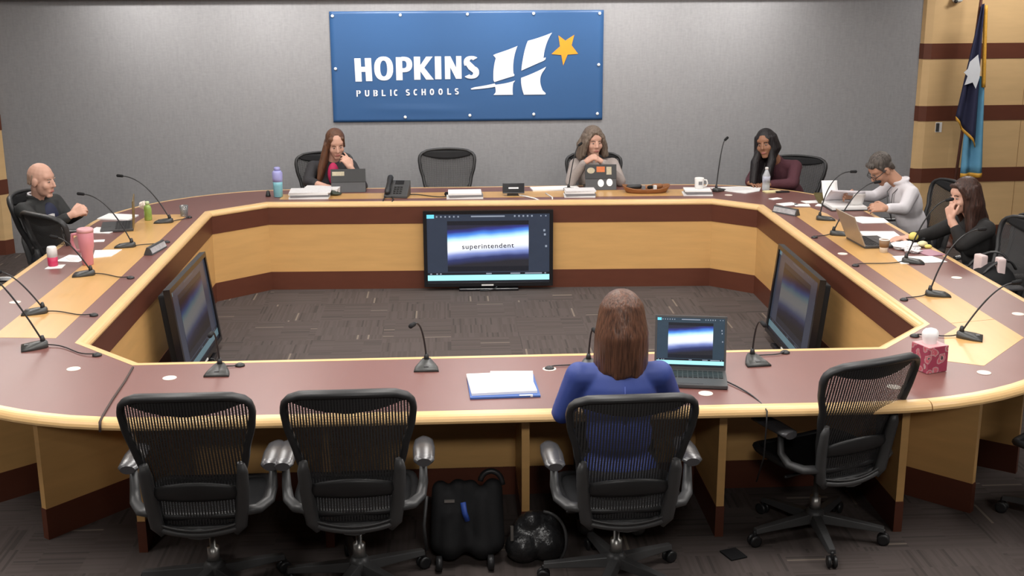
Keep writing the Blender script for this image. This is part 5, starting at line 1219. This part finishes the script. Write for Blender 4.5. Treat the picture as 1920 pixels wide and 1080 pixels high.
sheet([(-2.605, 7.74), (-2.50, 7.755), (-2.505, 7.86), (-2.60, 7.85)], Z, 0.003, 'napkin', 'white napkin under the small pink and white cup', 'napkin')
cp = thing('small_cup', 'small pink and white cup standing on a napkin', 'cup', (-2.575, 7.825, Z+0.003))
build('lower_body', MB().lathe([(0.026, 0), (0.031, 0.004), (0.032, 0.06)], (-2.575, 7.825, Z+0.0032), 20), mat('raspberry_plastic', (0.60, 0.035, 0.11), 0.4), cp)
build('upper_body', MB().lathe([(0.032, 0.06), (0.033, 0.10), (0.030, 0.122), (0.026, 0.128)], (-2.575, 7.825, Z+0.0032), 20), M['white'], cp)
nameplate((-2.01, 8.23), 80, 'grey nameplate on the inner strip of the left desk', 0.26)

# ------------------------------------------------------------------ bags and oddments on the floor
rb = thing('rolling_bag', 'tall black wheeled bag with a blue accent on the floor under the desk', 'bag', (0.05, 5.0, 0))
pk = MB()
for (cx, wx, top_) in ((-0.020, 0.080, 0.335), (0.125, 0.10, 0.335)):
    pk.cap((cx-wx*0.5, 5.00, 0.10), (cx-wx*0.5, 5.06, top_), 0.050, 0.04); pk.cap((cx+wx*0.5, 5.00, 0.10), (cx+wx*0.5, 5.06, top_), 0.052, 0.045); pk.cap((cx, 4.985, 0.09), (cx, 5.05, top_-0.04), 0.062, 0.05)
blob('bag_body', pk, M['blackm'], rb, 0.010, 3)
build('blue_lining', MB().tube([(0.040, 4.965, 0.31), (0.046, 4.945, 0.27), (0.058, 4.938, 0.235)], 0.016, 8, flat=(0.8, 1.2)), mat('blue_lining_cloth', (0.02, 0.06, 0.30), 0.6), rb)
build('zip_pull', MB().box((-0.02, 4.950, 0.325), (0.045, 0.012, 0.010)), M['steel'], rb)
build('carry_handle', MB().tube(bez((0.12, 5.06, 0.37), (0.13, 5.07, 0.43), (0.215, 5.07, 0.43), (0.22, 5.06, 0.35)), 0.013, 8), M['black'], rb)
for x in (-0.07, 0.16): build('wheel', MB().lathe([(0.020, -0.015), (0.035, -0.012), (0.035, 0.012), (0.020, 0.015)], (0, 0, 0), 18, T=lambda q: V((x+q.z, 4.925+q.x, 0.036+q.y))), M['black'], rb)
build('side_strap', MB().tube([(-0.12, 5.0, 0.33), (-0.135, 4.97, 0.2), (-0.125, 4.97, 0.08)], 0.008, 6), M['graphite'], rb)
sb = thing('shoulder_bag', 'shiny black bag slumped on the floor right of the wheeled bag', 'bag', (0.35, 5.03, 0))
pk = MB().ell((0.37, 5.05, 0.11), (0.12, 0.08, 0.11)).ell((0.31, 5.0, 0.075), (0.085, 0.085, 0.075)).ell((0.42, 5.0, 0.085), (0.08, 0.08, 0.085)).ell((0.35, 5.03, 0.18), (0.05, 0.05, 0.05)).ell((0.43, 5.05, 0.16), (0.05, 0.045, 0.05))
blob('bag_body', pk, mat('shiny_black_leather', (0.016, 0.016, 0.017), 0.32, 0.2, (22, 22, 22), bump=1.0), sb, 0.010, 2)
build('carry_strap', MB().tube(bez((0.40, 5.0, 0.24), (0.50, 4.97, 0.24), (0.53, 4.96, 0.10), (0.47, 4.96, 0.02)), 0.007, 8), M['graphite'], sb)
build('buckle', MB().box((0.255, 4.955, 0.16), (0.012, 0.010, 0.07), 0.2), M['steel'], sb)
tag(build('floor_socket', MB().box((1.27, 5.0, 0.004), (0.085, 0.10, 0.008), 0.35), M['blackm'], bevel=0.002), 'flat black plate on the carpet left of the turned chair base', 'floor socket')
